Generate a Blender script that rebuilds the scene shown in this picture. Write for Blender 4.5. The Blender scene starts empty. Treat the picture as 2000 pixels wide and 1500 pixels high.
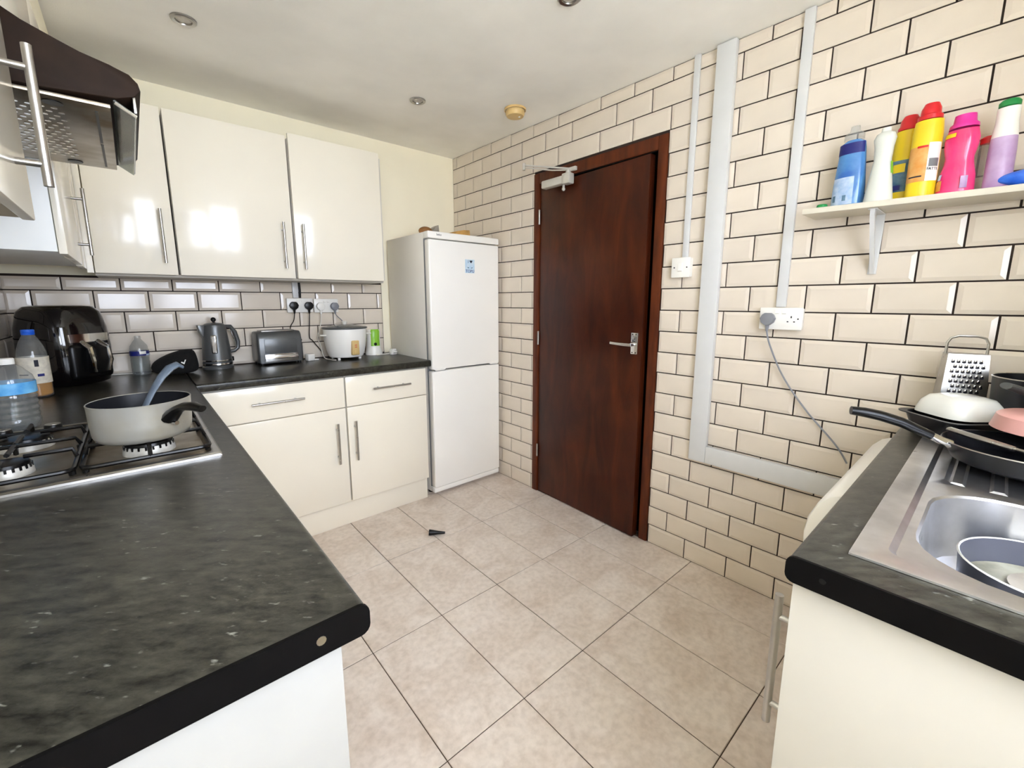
import bpy, bmesh, math, random
from mathutils import Vector, Matrix
random.seed(7)
S = bpy.context.scene
COL = S.collection
PI = math.pi
R = math.radians

# ------------------------------------------------------------------ camera, sky, light, exposure
cam = bpy.data.cameras.new('camera'); camo = bpy.data.objects.new('camera', cam); COL.objects.link(camo)
right = Vector((0.7569, -0.6535, -0.0020)); down = Vector((-0.1087, -0.1229, -0.9865)); fwd = Vector((0.6444, 0.7469, -0.1641))
fwd.normalize(); right = (right - fwd*right.dot(fwd)).normalized(); down = fwd.cross(right)
mw = Matrix((right, -down, -fwd)).transposed().to_4x4()
mw.translation = Vector((-1.9635, -0.9202, 1.2755))
camo.matrix_world = mw
cam.sensor_width = 36; cam.lens = 837.4/2000*36
cam.shift_x = 0.005585; cam.shift_y = -0.01132
cam.clip_start = 0.02
S.camera = camo

w = bpy.data.worlds.new('world'); S.world = w; w.use_nodes = True
nt = w.node_tree; nt.nodes.clear()
o = nt.nodes.new('ShaderNodeOutputWorld'); bg = nt.nodes.new('ShaderNodeBackground')
bg.inputs[0].default_value = (0.95, 0.945, 1.15, 1); bg.inputs[1].default_value = 8.0
nt.links.new(bg.outputs[0], o.inputs[0])

bounce_sun = bpy.data.lights.new('bounce_sun', 'SUN'); bounce_sun.energy = 26; bounce_sun.angle = R(0.6); bounce_sun.color = (1.0, 0.98, 0.98)  # unseen sunlight added to brighten the ceiling by bounce off the paving
suno = bpy.data.objects.new('bounce_sun', bounce_sun); COL.objects.link(suno); suno.rotation_euler = Vector((0.35, -0.28, -0.9)).to_track_quat('-Z', 'Y').to_euler()
def portal(name, loc, rot, sx, sy):
    l = bpy.data.lights.new(name, 'AREA'); l.shape = 'RECTANGLE'; l.size = sx; l.size_y = sy
    l.cycles.is_portal = True
    ob = bpy.data.objects.new(name, l); COL.objects.link(ob); ob.location = loc; ob.rotation_euler = rot
portal('window_portal', (-1.35, -1.45, 1.62), (R(90), 0, 0), 0.82, 1.16)
portal('fill_door_portal', (-2.09, -1.45, 1.56), (R(90), 0, 0), 0.46, 0.86)

S.view_settings.view_transform = 'Standard'; S.view_settings.look = 'None'
S.view_settings.gamma = 1; S.view_settings.use_curve_mapping = False
S.view_settings.exposure = 1.53
S.cycles.max_bounces = 14; S.cycles.diffuse_bounces = 8; S.cycles.glossy_bounces = 6
S.cycles.transmission_bounces = 10; S.cycles.transparent_max_bounces = 16
S.cycles.caustics_reflective = False; S.cycles.caustics_refractive = False
S.cycles.sample_clamp_indirect = 8
S.cycles.use_denoising = True

# ------------------------------------------------------------------ materials
def lin(c):
    out = []
    for v in c[:3]:
        v = v/255.0
        out.append(v/12.92 if v <= 0.04045 else ((v+0.055)/1.055)**2.4)
    return (*out, 1.0)

def mat(name, col, rough=0.5, metal=0.0, var=0.0, scale=12, bump=0.0, bscale=60, coat=0.0, spec=0.5, col2=None, rnd=0.0, stretch=None, trans=0.0, ior=1.45, alpha=1.0, rvar=0.0):
    m = bpy.data.materials.new(name); m.use_nodes = True
    t = m.node_tree; b = t.nodes['Principled BSDF']
    b.inputs['Base Color'].default_value = lin(col)
    b.inputs['Roughness'].default_value = rough; b.inputs['Metallic'].default_value = metal
    b.inputs['Specular IOR Level'].default_value = spec; b.inputs['Coat Weight'].default_value = coat
    b.inputs['Coat Roughness'].default_value = 0.06
    b.inputs['Transmission Weight'].default_value = trans; b.inputs['IOR'].default_value = ior
    b.inputs['Alpha'].default_value = alpha
    co = t.nodes.new('ShaderNodeTexCoord'); mp = t.nodes.new('ShaderNodeMapping')
    t.links.new(co.outputs['Object'], mp.inputs[0])
    if stretch: mp.inputs['Scale'].default_value = stretch
    src = None
    c2 = col2 or tuple(max(0, v*(1-var)) for v in col)
    nz = t.nodes.new('ShaderNodeTexNoise'); nz.inputs['Scale'].default_value = scale; nz.inputs['Detail'].default_value = 5
    t.links.new(mp.outputs[0], nz.inputs['Vector'])
    mx = t.nodes.new('ShaderNodeMix'); mx.data_type = 'RGBA'
    mx.inputs['A'].default_value = lin(col); mx.inputs['B'].default_value = lin(c2)
    rp = t.nodes.new('ShaderNodeMapRange'); rp.inputs['From Min'].default_value = 0.35; rp.inputs['From Max'].default_value = 0.68
    t.links.new(nz.outputs['Fac'], rp.inputs['Value']); t.links.new(rp.outputs[0], mx.inputs['Factor'])
    src = mx.outputs['Result']
    if rnd:
        oi = t.nodes.new('ShaderNodeObjectInfo'); hs = t.nodes.new('ShaderNodeHueSaturation')
        mr = t.nodes.new('ShaderNodeMapRange'); mr.inputs['To Min'].default_value = 1-rnd; mr.inputs['To Max'].default_value = 1+rnd
        t.links.new(oi.outputs['Random'], mr.inputs['Value']); t.links.new(mr.outputs[0], hs.inputs['Value'])
        t.links.new(src, hs.inputs['Color']); src = hs.outputs['Color']
    t.links.new(src, b.inputs['Base Color'])
    if rvar:
        mr2 = t.nodes.new('ShaderNodeMapRange'); mr2.inputs['To Min'].default_value = rough; mr2.inputs['To Max'].default_value = rough+rvar
        t.links.new(nz.outputs['Fac'], mr2.inputs['Value']); t.links.new(mr2.outputs[0], b.inputs['Roughness'])
    if bump:
        n2 = t.nodes.new('ShaderNodeTexNoise'); n2.inputs['Scale'].default_value = bscale; n2.inputs['Detail'].default_value = 3
        bp = t.nodes.new('ShaderNodeBump'); bp.inputs['Strength'].default_value = bump; bp.inputs['Distance'].default_value = 0.002
        t.links.new(co.outputs['Object'], n2.inputs['Vector']); t.links.new(n2.outputs['Fac'], bp.inputs['Height'])
        t.links.new(bp.outputs[0], b.inputs['Normal'])
    return m

def thin_glass(name, col, rough=0.02, haze=0.0):
    """thin clear sheet: straight-through transparency, a Schlick mirror term and a little milky haze"""
    m = bpy.data.materials.new(name); m.use_nodes = True
    t = m.node_tree; t.nodes.clear()
    out = t.nodes.new('ShaderNodeOutputMaterial'); tr = t.nodes.new('ShaderNodeBsdfTransparent'); gl = t.nodes.new('ShaderNodeBsdfGlossy')
    tr.inputs[0].default_value = lin(col); gl.inputs['Roughness'].default_value = rough
    lw = t.nodes.new('ShaderNodeLayerWeight'); lw.inputs[0].default_value = 0.5
    pw = t.nodes.new('ShaderNodeMath'); pw.operation = 'POWER'; pw.inputs[1].default_value = 5
    ma = t.nodes.new('ShaderNodeMath'); ma.operation = 'MULTIPLY_ADD'; ma.inputs[1].default_value = 0.95; ma.inputs[2].default_value = 0.045
    mx = t.nodes.new('ShaderNodeMixShader')
    t.links.new(lw.outputs['Facing'], pw.inputs[0]); t.links.new(pw.outputs[0], ma.inputs[0])
    src = tr
    if haze:
        df = t.nodes.new('ShaderNodeBsdfDiffuse'); tl = t.nodes.new('ShaderNodeBsdfTranslucent'); ad = t.nodes.new('ShaderNodeMixShader'); hz = t.nodes.new('ShaderNodeMixShader')
        for q in (df, tl): q.inputs[0].default_value = lin((228, 230, 230))
        ad.inputs[0].default_value = 0.4; hz.inputs[0].default_value = haze
        t.links.new(df.outputs[0], ad.inputs[1]); t.links.new(tl.outputs[0], ad.inputs[2])
        t.links.new(tr.outputs[0], hz.inputs[1]); t.links.new(ad.outputs[0], hz.inputs[2]); src = hz
    t.links.new(ma.outputs[0], mx.inputs[0]); t.links.new(src.outputs[0], mx.inputs[1]); t.links.new(gl.outputs[0], mx.inputs[2])
    t.links.new(mx.outputs[0], out.inputs[0])
    return m

def worktop_mat():
    m = mat('worktop', (52, 51, 46), rough=0.29, var=0.0, scale=5, spec=0.5, bump=0.06, bscale=350)
    t = m.node_tree; b = t.nodes['Principled BSDF']
    co = t.nodes.new('ShaderNodeTexCoord'); mp = t.nodes.new('ShaderNodeMapping')
    mr = t.nodes.new('ShaderNodeMapping'); mr.inputs['Rotation'].default_value = (0, 0, 0.71)
    mp.inputs['Scale'].default_value = (0.42, 1, 1)
    t.links.new(co.outputs['Object'], mr.inputs[0]); t.links.new(mr.outputs[0], mp.inputs[0])
    n1 = t.nodes.new('ShaderNodeTexNoise'); n1.inputs['Scale'].default_value = 52; n1.inputs['Detail'].default_value = 9; n1.inputs['Roughness'].default_value = 0.75
    n2 = t.nodes.new('ShaderNodeTexNoise'); n2.inputs['Scale'].default_value = 120; n2.inputs['Detail'].default_value = 3
    t.links.new(mp.outputs[0], n1.inputs['Vector']); t.links.new(mp.outputs[0], n2.inputs['Vector'])
    r1 = t.nodes.new('ShaderNodeValToRGB'); e = r1.color_ramp.elements
    e[0].position = 0.36; e[0].color = lin((5, 5, 4)); e[1].position = 0.68; e[1].color = lin((66, 64, 55))
    r2 = t.nodes.new('ShaderNodeValToRGB'); e = r2.color_ramp.elements
    e[0].position = 0.67; e[0].color = (0, 0, 0, 1); e[1].position = 0.78; e[1].color = (1, 1, 1, 1)
    t.links.new(n1.outputs['Fac'], r1.inputs[0]); t.links.new(n2.outputs['Fac'], r2.inputs[0])
    mx = t.nodes.new('ShaderNodeMix'); mx.data_type = 'RGBA'; mx.inputs['B'].default_value = lin((126, 126, 117))
    t.links.new(r2.outputs[0], mx.inputs['Factor']); t.links.new(r1.outputs[0], mx.inputs['A'])
    t.links.new(mx.outputs['Result'], b.inputs['Base Color'])
    return m

def door_mat():
    m = mat('mahogany_door', (58, 28, 16), rough=0.3, spec=0.3)
    t = m.node_tree; b = t.nodes['Principled BSDF']
    co = t.nodes.new('ShaderNodeTexCoord'); mp = t.nodes.new('ShaderNodeMapping'); mp.inputs['Scale'].default_value = (4, 4, 0.9)
    t.links.new(co.outputs['Object'], mp.inputs[0])
    n1 = t.nodes.new('ShaderNodeTexNoise'); n1.inputs['Scale'].default_value = 2.6; n1.inputs['Detail'].default_value = 8; n1.inputs['Roughness'].default_value = 0.62; n1.inputs['Distortion'].default_value = 0.6
    t.links.new(mp.outputs[0], n1.inputs['Vector'])
    r1 = t.nodes.new('ShaderNodeValToRGB'); e = r1.color_ramp.elements
    e[0].position = 0.3; e[0].color = lin((46, 17, 8)); e[1].position = 0.75; e[1].color = lin((90, 40, 16))
    t.links.new(n1.outputs['Fac'], r1.inputs[0])
    n2 = t.nodes.new('ShaderNodeTexNoise'); n2.inputs['Scale'].default_value = 2.2; n2.inputs['Detail'].default_value = 3
    t.links.new(co.outputs['Object'], n2.inputs['Vector'])
    mx = t.nodes.new('ShaderNodeMix'); mx.data_type = 'RGBA'; mx.blend_type = 'MULTIPLY'
    r2 = t.nodes.new('ShaderNodeValToRGB'); e = r2.color_ramp.elements
    e[0].position = 0.35; e[0].color = (0.62, 0.55, 0.52, 1); e[1].position = 0.65; e[1].color = (1, 1, 1, 1)
    t.links.new(n2.outputs['Fac'], r2.inputs[0]); mx.inputs['Factor'].default_value = 1
    t.links.new(r1.outputs[0], mx.inputs['A']); t.links.new(r2.outputs[0], mx.inputs['B'])
    t.links.new(mx.outputs['Result'], b.inputs['Base Color'])
    return m

def floor_mat():
    m = mat('floor_tile', (196, 180, 165), rough=0.33, rnd=0.03, bump=0.05, bscale=40)
    t = m.node_tree; b = t.nodes['Principled BSDF']
    co = t.nodes.new('ShaderNodeTexCoord'); oi = t.nodes.new('ShaderNodeObjectInfo')
    va = t.nodes.new('ShaderNodeVectorMath'); va.operation = 'SCALE'; va.inputs['Scale'].default_value = 9
    cb = t.nodes.new('ShaderNodeCombineXYZ'); t.links.new(oi.outputs['Random'], cb.inputs[0]); t.links.new(oi.outputs['Random'], cb.inputs[1])
    t.links.new(cb.outputs[0], va.inputs[0])
    ad = t.nodes.new('ShaderNodeVectorMath'); t.links.new(co.outputs['Object'], ad.inputs[0]); t.links.new(va.outputs[0], ad.inputs[1])
    n1 = t.nodes.new('ShaderNodeTexNoise'); n1.inputs['Scale'].default_value = 6; n1.inputs['Detail'].default_value = 8; n1.inputs['Roughness'].default_value = 0.65; n1.inputs['Distortion'].default_value = 0.8
    n2 = t.nodes.new('ShaderNodeTexNoise'); n2.inputs['Scale'].default_value = 45; n2.inputs['Detail'].default_value = 5
    for n in (n1, n2): t.links.new(ad.outputs[0], n.inputs['Vector'])
    r1 = t.nodes.new('ShaderNodeValToRGB'); e = r1.color_ramp.elements
    e[0].position = 0.3; e[0].color = lin((206, 190, 176)); e[1].position = 0.62; e[1].color = lin((228, 217, 207))
    r2 = t.nodes.new('ShaderNodeValToRGB'); e = r2.color_ramp.elements
    e[0].position = 0.35; e[0].color = (0.88, 0.87, 0.86, 1); e[1].position = 0.6; e[1].color = (1, 1, 1, 1)
    t.links.new(n1.outputs['Fac'], r1.inputs[0]); t.links.new(n2.outputs['Fac'], r2.inputs[0])
    mx = t.nodes.new('ShaderNodeMix'); mx.data_type = 'RGBA'; mx.blend_type = 'MULTIPLY'; mx.inputs['Factor'].default_value = 1
    t.links.new(r1.outputs[0], mx.inputs['A']); t.links.new(r2.outputs[0], mx.inputs['B'])
    t.links.new(mx.outputs['Result'], b.inputs['Base Color'])
    return m

MT = dict(
    tile=mat('cream_tile', (220, 209, 194), rough=0.13, var=0.03, scale=6, rnd=0.025, spec=0.5),
    grout=mat('grout', (54, 42, 35), rough=0.9, var=0.25, scale=30),
    floor=floor_mat(),
    floor_grout=mat('floor_grout', (92, 76, 62), rough=0.9, var=0.3, scale=20),
    paint=mat('cream_paint', (250, 243, 220), rough=0.75, var=0.02, scale=3, bump=0.1, bscale=120),
    ceiling=mat('ceiling_paint', (246, 244, 239), rough=0.85, var=0.04, scale=3, bump=0.25, bscale=220),
    cab=mat('cream_gloss', (242, 236, 221), rough=0.14, var=0.015, scale=2, spec=0.5),
    panel_white=mat('white_board', (238, 240, 238), rough=0.35, var=0.01),
    panel=mat('end_panel_dimmed', (162, 160, 154), rough=0.45, var=0.02),  # grey copy of the pale board, darkened to offset strong window light
    shelf=mat('shelf_board', (214, 208, 192), rough=0.4, var=0.03),
    carc=mat('cream_board', (206, 202, 193), rough=0.45, var=0.02, scale=4),
    under=mat('cabinet_underside', (196, 190, 178), rough=0.5, var=0.05, scale=6),
    worktop=worktop_mat(),
    strip=mat('black_strip', (9, 8, 8), rough=0.5, spec=0.1, var=0.2, scale=20),
    door=door_mat(),
    frame=mat('dark_wood_frame', (98, 46, 21), rough=0.33, spec=0.3, col2=(70, 30, 14), scale=5, stretch=(6, 6, 1)),
    black=mat('black_plastic', (10, 10, 10), rough=0.32, spec=0.35, var=0.2, scale=20),
    blackgloss=mat('black_gloss', (14, 11, 12), rough=0.08, coat=0.6, var=0.1),
    blackmatt=mat('black_fabric', (14, 12, 11), rough=0.95, var=0.35, scale=40, bump=0.5, bscale=160),
    iron=mat('black_iron', (9, 8, 8), rough=0.28, spec=0.35, var=0.3, scale=50),
    steel=mat('brushed_steel', (190, 188, 184), rough=0.24, metal=1, var=0.08, scale=20, rvar=0.1),
    sink=mat('sink_steel', (228, 229, 234), rough=0.24, metal=1, var=0.12, scale=14, rvar=0.12, bump=0.08, bscale=20),
    hob=mat('hob_steel', (186, 180, 168), rough=0.24, metal=1, col2=(140, 124, 98), scale=11, rvar=0.2),
    chrome=mat('chrome', (215, 215, 215), rough=0.1, metal=1),
    alu=mat('burner_alloy', (206, 202, 192), rough=0.4, metal=0.15, var=0.2, scale=30),
    offwhite=mat('offwhite_plastic', (212, 215, 208), rough=0.35, var=0.02),
    white=mat('white_plastic', (238, 236, 230), rough=0.3, var=0.02),
    whitepaint=mat('white_gloss_paint', (210, 211, 211), rough=0.28, var=0.02),
    fridge=mat('fridge_white', (247, 245, 240), rough=0.3, var=0.015, scale=2),
    silver=mat('silver_paint', (206, 203, 194), rough=0.35, metal=0.2, var=0.04),
    fridge_side=mat('fridge_side', (238, 234, 226), rough=0.4, var=0.03, scale=3),
    grey=mat('grey_rubber', (120, 122, 124), rough=0.55, var=0.1),
    plug_grey=mat('plug_grey', (128, 130, 136), rough=0.4),
    yellowed=mat('yellowed_plastic', (222, 190, 128), rough=0.4, var=0.05),
    glass=thin_glass('clear_glass', (245, 250, 248)),
    hoodglass=thin_glass('visor_glass', (190, 200, 192), rough=0.08, haze=0.25),
    pet=thin_glass('clear_plastic', (240, 242, 242), rough=0.06, haze=0.16),
    brown=mat('hood_enamel', (40, 28, 20), rough=0.6, spec=0.12, var=0.2, scale=25),
    red=mat('red_plastic', (208, 34, 40), rough=0.35),
    yellow=mat('yellow_plastic', (238, 208, 40), rough=0.33, var=0.04),
    orange=mat('orange_label', (212, 140, 56), rough=0.45, col2=(226, 176, 110), scale=30),
    blue=mat('blue_liquid', (52, 104, 178), rough=0.2, col2=(90, 150, 205), scale=14, coat=0.4),
    bluelabel=mat('pale_blue_label', (150, 178, 214), rough=0.4, col2=(188, 204, 226), scale=60),
    navy=mat('navy_print', (26, 34, 110), rough=0.45),
    teal=mat('teal_label', (50, 92, 122), rough=0.45, col2=(120, 150, 170), scale=26),
    pink=mat('pink_liquid', (226, 42, 112), rough=0.22, col2=(238, 80, 140), scale=9, coat=0.4),
    magenta=mat('magenta_plastic', (222, 52, 150), rough=0.35),
    lilac=mat('lilac_plastic', (196, 170, 206), rough=0.3, col2=(150, 110, 160), scale=10),
    green=mat('green_plastic', (30, 132, 66), rough=0.35),
    lime=mat('lime_plastic', (138, 196, 58), rough=0.3),
    bluefilm=mat('blue_film', (26, 92, 214), rough=0.25, col2=(70, 130, 236), scale=30, bump=0.5, bscale=60),
    paper=mat('printed_paper', (232, 226, 210), rough=0.6, col2=(206, 200, 186), scale=60),
    waterlabel=mat('blue_water_label', (40, 134, 208), rough=0.4, col2=(120, 190, 232), scale=24),
    juice=mat('amber_liquid', (206, 140, 24), rough=0.15, coat=0.3),
    water=thin_glass('water_body', (236, 240, 240), rough=0.03, haze=0.06),
    ink=mat('dark_ink', (34, 34, 46), rough=0.6),
    sticker=mat('sticker_blue', (186, 214, 236), rough=0.5, col2=(214, 228, 238), scale=40),
    pan_out=mat('pan_enamel', (160, 159, 154), rough=0.35, metal=0.25, col2=(148, 142, 126), scale=8),
    nonstick=mat('nonstick_coating', (24, 25, 29), rough=0.32, var=0.25, scale=30),
    greymetal=mat('gunmetal_paint', (98, 100, 100), rough=0.33, metal=0.45, var=0.05),
    silicone=mat('grey_silicone', (88, 100, 114), rough=0.5, var=0.1, scale=30),
    pinkpan=mat('pink_enamel', (226, 170, 164), rough=0.35, var=0.03),
    bowl=mat('white_bowl', (228, 228, 222), rough=0.22),
    potgrey=mat('grey_pot', (98, 100, 112), rough=0.35, metal=0.2, var=0.1),
    cardboard=mat('cardboard', (206, 160, 92), rough=0.8, var=0.15, scale=20),
    brownpack=mat('brown_packet', (150, 104, 56), rough=0.7, var=0.25, scale=20),
    greyfilm=mat('grey_film', (160, 152, 140), rough=0.3, var=0.2, scale=20),
    bulb=mat('lamp_glass', (196, 190, 180), rough=0.15, var=0.1, scale=60),
    cable_white=mat('white_cable', (226, 222, 212), rough=0.5),
    dark_water=mat('dirty_water', (170, 168, 150), rough=0.12, col2=(120, 118, 104), scale=18),
    outside=mat('outside_paving', (196, 192, 184), rough=0.9, var=0.2, scale=3),
)

# ------------------------------------------------------------------ mesh builder
ROOT = {}
class M:
    def __init__(s): s.b = bmesh.new()
    def box(s, x0, x1, y0, y1, z0, z1, bev=0.0, seg=2):
        r = bmesh.ops.create_cube(s.b, size=1.0); v = r['verts']
        for q in v:
            q.co = Vector(((x0+x1)/2 + q.co.x*(x1-x0), (y0+y1)/2 + q.co.y*(y1-y0), (z0+z1)/2 + q.co.z*(z1-z0)))
        if bev > 0:
            ed = {e for q in v for e in q.link_edges}
            bmesh.ops.bevel(s.b, geom=list(ed), offset=bev, segments=seg, profile=0.5, affect='EDGES')
        return s
    def cyl(s, p0, p1, r0, r1=None, n=16, cap=True):
        p0 = Vector(p0); p1 = Vector(p1); r1 = r0 if r1 is None else r1
        d = (p1-p0); q = d.to_track_quat('Z', 'Y')
        A = [s.b.verts.new(p0 + q @ Vector((r0*math.cos(2*PI*i/n), r0*math.sin(2*PI*i/n), 0))) for i in range(n)]
        B = [s.b.verts.new(p1 + q @ Vector((r1*math.cos(2*PI*i/n), r1*math.sin(2*PI*i/n), 0))) for i in range(n)]
        for i in range(n): s.b.faces.new((A[i], A[(i+1) % n], B[(i+1) % n], B[i]))
        if cap: s.b.faces.new(A[::-1]); s.b.faces.new(B)
        return s
    def lathe(s, prof, c=(0, 0, 0), n=32, sx=1.0, sy=1.0, a0=None, a1=None):
        """profile of (r, z) about a vertical axis; r = 0 closes; a0..a1 makes an open sector"""
        rings = []; full = a0 is None
        m = n if full else n+1
        for (r, z) in prof:
            if r <= 1e-6: rings.append([s.b.verts.new((c[0], c[1], c[2]+z))])
            else:
                rings.append([s.b.verts.new((c[0]+sx*r*math.cos(a), c[1]+sy*r*math.sin(a), c[2]+z)) for a in
                              [(2*PI*i/n) if full else a0+(a1-a0)*i/n for i in range(m)]])
        for A, B in zip(rings, rings[1:]):
            for i in range(n):
                j = (i+1) % m if full else i+1
                if len(A) == 1 and len(B) == 1: continue
                if len(A) == 1: s.b.faces.new((A[0], B[j], B[i]))
                elif len(B) == 1: s.b.faces.new((A[i], A[j], B[0]))
                else: s.b.faces.new((A[i], A[j], B[j], B[i]))
        return s
    def tube(s, pts, r, n=8, closed=False, flat=1.0):
        P = [Vector(p) for p in pts]; k = len(P); rings = []
        rr = r if isinstance(r, (list, tuple)) else [r]*k
        up = None
        for i in range(k):
            if closed: d = P[(i+1) % k]-P[i-1]
            else: d = P[min(i+1, k-1)]-P[max(i-1, 0)]
            d.normalize()
            if up is None:
                up = Vector((0, 0, 1)) if abs(d.z) < 0.9 else Vector((1, 0, 0))
            a = d.cross(up).normalized(); u = a.cross(d).normalized(); up = u
            rings.append([s.b.verts.new(P[i]+a*(rr[i]*math.cos(2*PI*j/n))+u*(rr[i]*flat*math.sin(2*PI*j/n))) for j in range(n)])
        for i in range(k if closed else k-1):
            A = rings[i]; B = rings[(i+1) % k]
            for j in range(n): s.b.faces.new((A[j], A[(j+1) % n], B[(j+1) % n], B[j]))
        if not closed: s.b.faces.new(rings[0][::-1]); s.b.faces.new(rings[-1])
        return s
    def prism(s, poly, axis, a0, a1, bev=0.0):
        """2D polygon extruded along axis: 'x' poly=(y,z), 'y' poly=(x,z), 'z' poly=(x,y)"""
        f = {'x': lambda p, a: (a, p[0], p[1]), 'y': lambda p, a: (p[0], a, p[1]), 'z': lambda p, a: (p[0], p[1], a)}[axis]
        A = [s.b.verts.new(f(p, a0)) for p in poly]; B = [s.b.verts.new(f(p, a1)) for p in poly]
        n = len(poly); fs = []
        for i in range(n): fs.append(s.b.faces.new((A[i], A[(i+1) % n], B[(i+1) % n], B[i])))
        fs.append(s.b.faces.new(A[::-1])); fs.append(s.b.faces.new(B))
        if bev:
            ed = {e for q in fs[-2:] for e in q.edges}
            bmesh.ops.bevel(s.b, geom=list(ed), offset=bev, segments=2, profile=0.5, affect='EDGES')
        return s
    def sphere(s, c, r, sx=1, sy=1, sz=1, u=16, v=10):
        q = bmesh.ops.create_uvsphere(s.b, u_segments=u, v_segments=v, radius=r)
        for p in q['verts']: p.co = Vector((c[0]+p.co.x*sx, c[1]+p.co.y*sy, c[2]+p.co.z*sz))
        return s
    def loops(s, L, close_first=False, close_last=False):
        V = [[s.b.verts.new(p) for p in l] for l in L]; n = len(V[0])
        for A, B in zip(V, V[1:]):
            for i in range(n): s.b.faces.new((A[i], A[(i+1) % n], B[(i+1) % n], B[i]))
        if close_first: s.b.faces.new(V[0][::-1])
        if close_last: s.b.faces.new(V[-1])
        return s
    def face(s, pts): s.b.faces.new([s.b.verts.new(p) for p in pts]); return s
    def xf(s, mtx): bmesh.ops.transform(s.b, matrix=mtx, verts=s.b.verts); return s
    def done(s, name, m, parent=None, world=False, smooth=38):
        if world and parent is not None:
            bmesh.ops.translate(s.b, vec=-ROOT[parent.name], verts=s.b.verts)
        bmesh.ops.recalc_face_normals(s.b, faces=s.b.faces)
        me = bpy.data.meshes.new(name); s.b.to_mesh(me); s.b.free()
        me.materials.append(MT[m] if isinstance(m, str) else m)
        if smooth:
            me.shade_smooth(); me.set_sharp_from_angle(angle=R(smooth))
        ob = bpy.data.objects.new(name, me); COL.objects.link(ob)
        if parent is not None:
            ob.parent = parent; ROOT[ob.name] = ROOT.get(parent.name, Vector((0, 0, 0)))
        else: ROOT[ob.name] = Vector((0, 0, 0))
        return ob

def tag(ob, label, cat, group=None):
    ob['label'] = label; ob['category'] = cat
    if group: ob['group'] = group
    return ob
def thing(name, label, cat, loc=(0, 0, 0), rz=0.0, group=None):
    e = bpy.data.objects.new(name, None); COL.objects.link(e); e.empty_display_size = 0.05
    e.location = loc; e.rotation_euler = (0, 0, rz); ROOT[e.name] = Vector(loc)
    return tag(e, label, cat, group)
def structure(ob): ob['kind'] = 'structure'; return ob
def struct_empty(name):
    e = bpy.data.objects.new(name, None); COL.objects.link(e); e.empty_display_size = 0.05; ROOT[e.name] = Vector((0, 0, 0))
    return structure(e)
def text(s, size, name, m, parent, loc, rot, world=True, ext=0.0003, align='CENTER'):
    cu = bpy.data.curves.new(name, 'FONT'); cu.body = s; cu.size = size; cu.extrude = ext; cu.align_x = align; cu.align_y = 'CENTER'
    tmp = bpy.data.objects.new('tmp_text', cu); COL.objects.link(tmp)
    dg = bpy.context.evaluated_depsgraph_get(); me = bpy.data.meshes.new_from_object(tmp.evaluated_get(dg))
    bpy.data.objects.remove(tmp)
    me.name = name; me.materials.clear(); me.materials.append(MT[m])
    ob = bpy.data.objects.new(name, me); COL.objects.link(ob)
    off = ROOT[parent.name] if world else Vector((0, 0, 0))
    ob.parent = parent; ob.location = Vector(loc)-off; ob.rotation_euler = rot; ROOT[ob.name] = ROOT[parent.name]
    return ob

YB = 1.9705      # back wall
YF = -1.38       # window wall (behind the camera)
XL = -2.39       # hob wall
def ceil_z(y): return 2.338 - (YB-y)*0.0135

# ------------------------------------------------------------------ room shell
fl = structure(M().box(XL-0.1, 0.1, YF-0.1, YB+0.1, -0.06, -0.003).done('floor', 'floor_grout', smooth=0))
TILE_CACHE = {}
def floor_tile(x0, x1, y0, y1):
    g = 0.0016
    x0 += g; x1 -= g; y0 += g; y1 -= g
    key = ('f', round(x1-x0, 3), round(y1-y0, 3))
    if key not in TILE_CACHE:
        hx = (x1-x0)/2; hy = (y1-y0)/2; c = 0.0016
        m = M(); m.loops([[(sx*hx, sy*hy, -0.006) for sx, sy in ((-1, -1), (1, -1), (1, 1), (-1, 1))],
                          [(sx*hx, sy*hy, -c) for sx, sy in ((-1, -1), (1, -1), (1, 1), (-1, 1))],
                          [(sx*(hx-c), sy*(hy-c), 0) for sx, sy in ((-1, -1), (1, -1), (1, 1), (-1, 1))]], close_last=True)
        ob = m.done('floor_tile', 'floor', fl, smooth=0); TILE_CACHE[key] = ob.data
    else:
        ob = bpy.data.objects.new('floor_tile', TILE_CACHE[key]); COL.objects.link(ob); ob.parent = fl
    ob.location = ((x0+x1)/2, (y0+y1)/2, random.uniform(-0.0004, 0.0004))
    ob.rotation_euler = (random.uniform(-1, 1)*0.0008, random.uniform(-1, 1)*0.0008, 0)
FX0, FDX, FY1, FDY = -1.1341, 0.2959, 0.9476, 0.4964
xs = [XL] + [FX0+FDX*k for k in range(-4, 4) if XL+0.01 < FX0+FDX*k < -0.01] + [0.0]
ys = [YF] + [FY1-FDY*k for k in range(4, -3, -1) if YF+0.01 < FY1-FDY*k < YB-0.01] + [YB]
for x0, x1 in zip(xs, xs[1:]):
    for y0, y1 in zip(ys, ys[1:]): floor_tile(x0, x1, y0, y1)

c = M(); c.loops([[(XL-0.1, YF-0.1, ceil_z(YF-0.1)), (0.1, YF-0.1, ceil_z(YF-0.1)), (0.1, YB+0.1, ceil_z(YB+0.1)), (XL-0.1, YB+0.1, ceil_z(YB+0.1))],
                  [(XL-0.1, YF-0.1, 2.5), (0.1, YF-0.1, 2.5), (0.1, YB+0.1, 2.5), (XL-0.1, YB+0.1, 2.5)]], True, True)
ceiling = structure(c.done('ceiling', 'ceiling', smooth=0))

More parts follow.
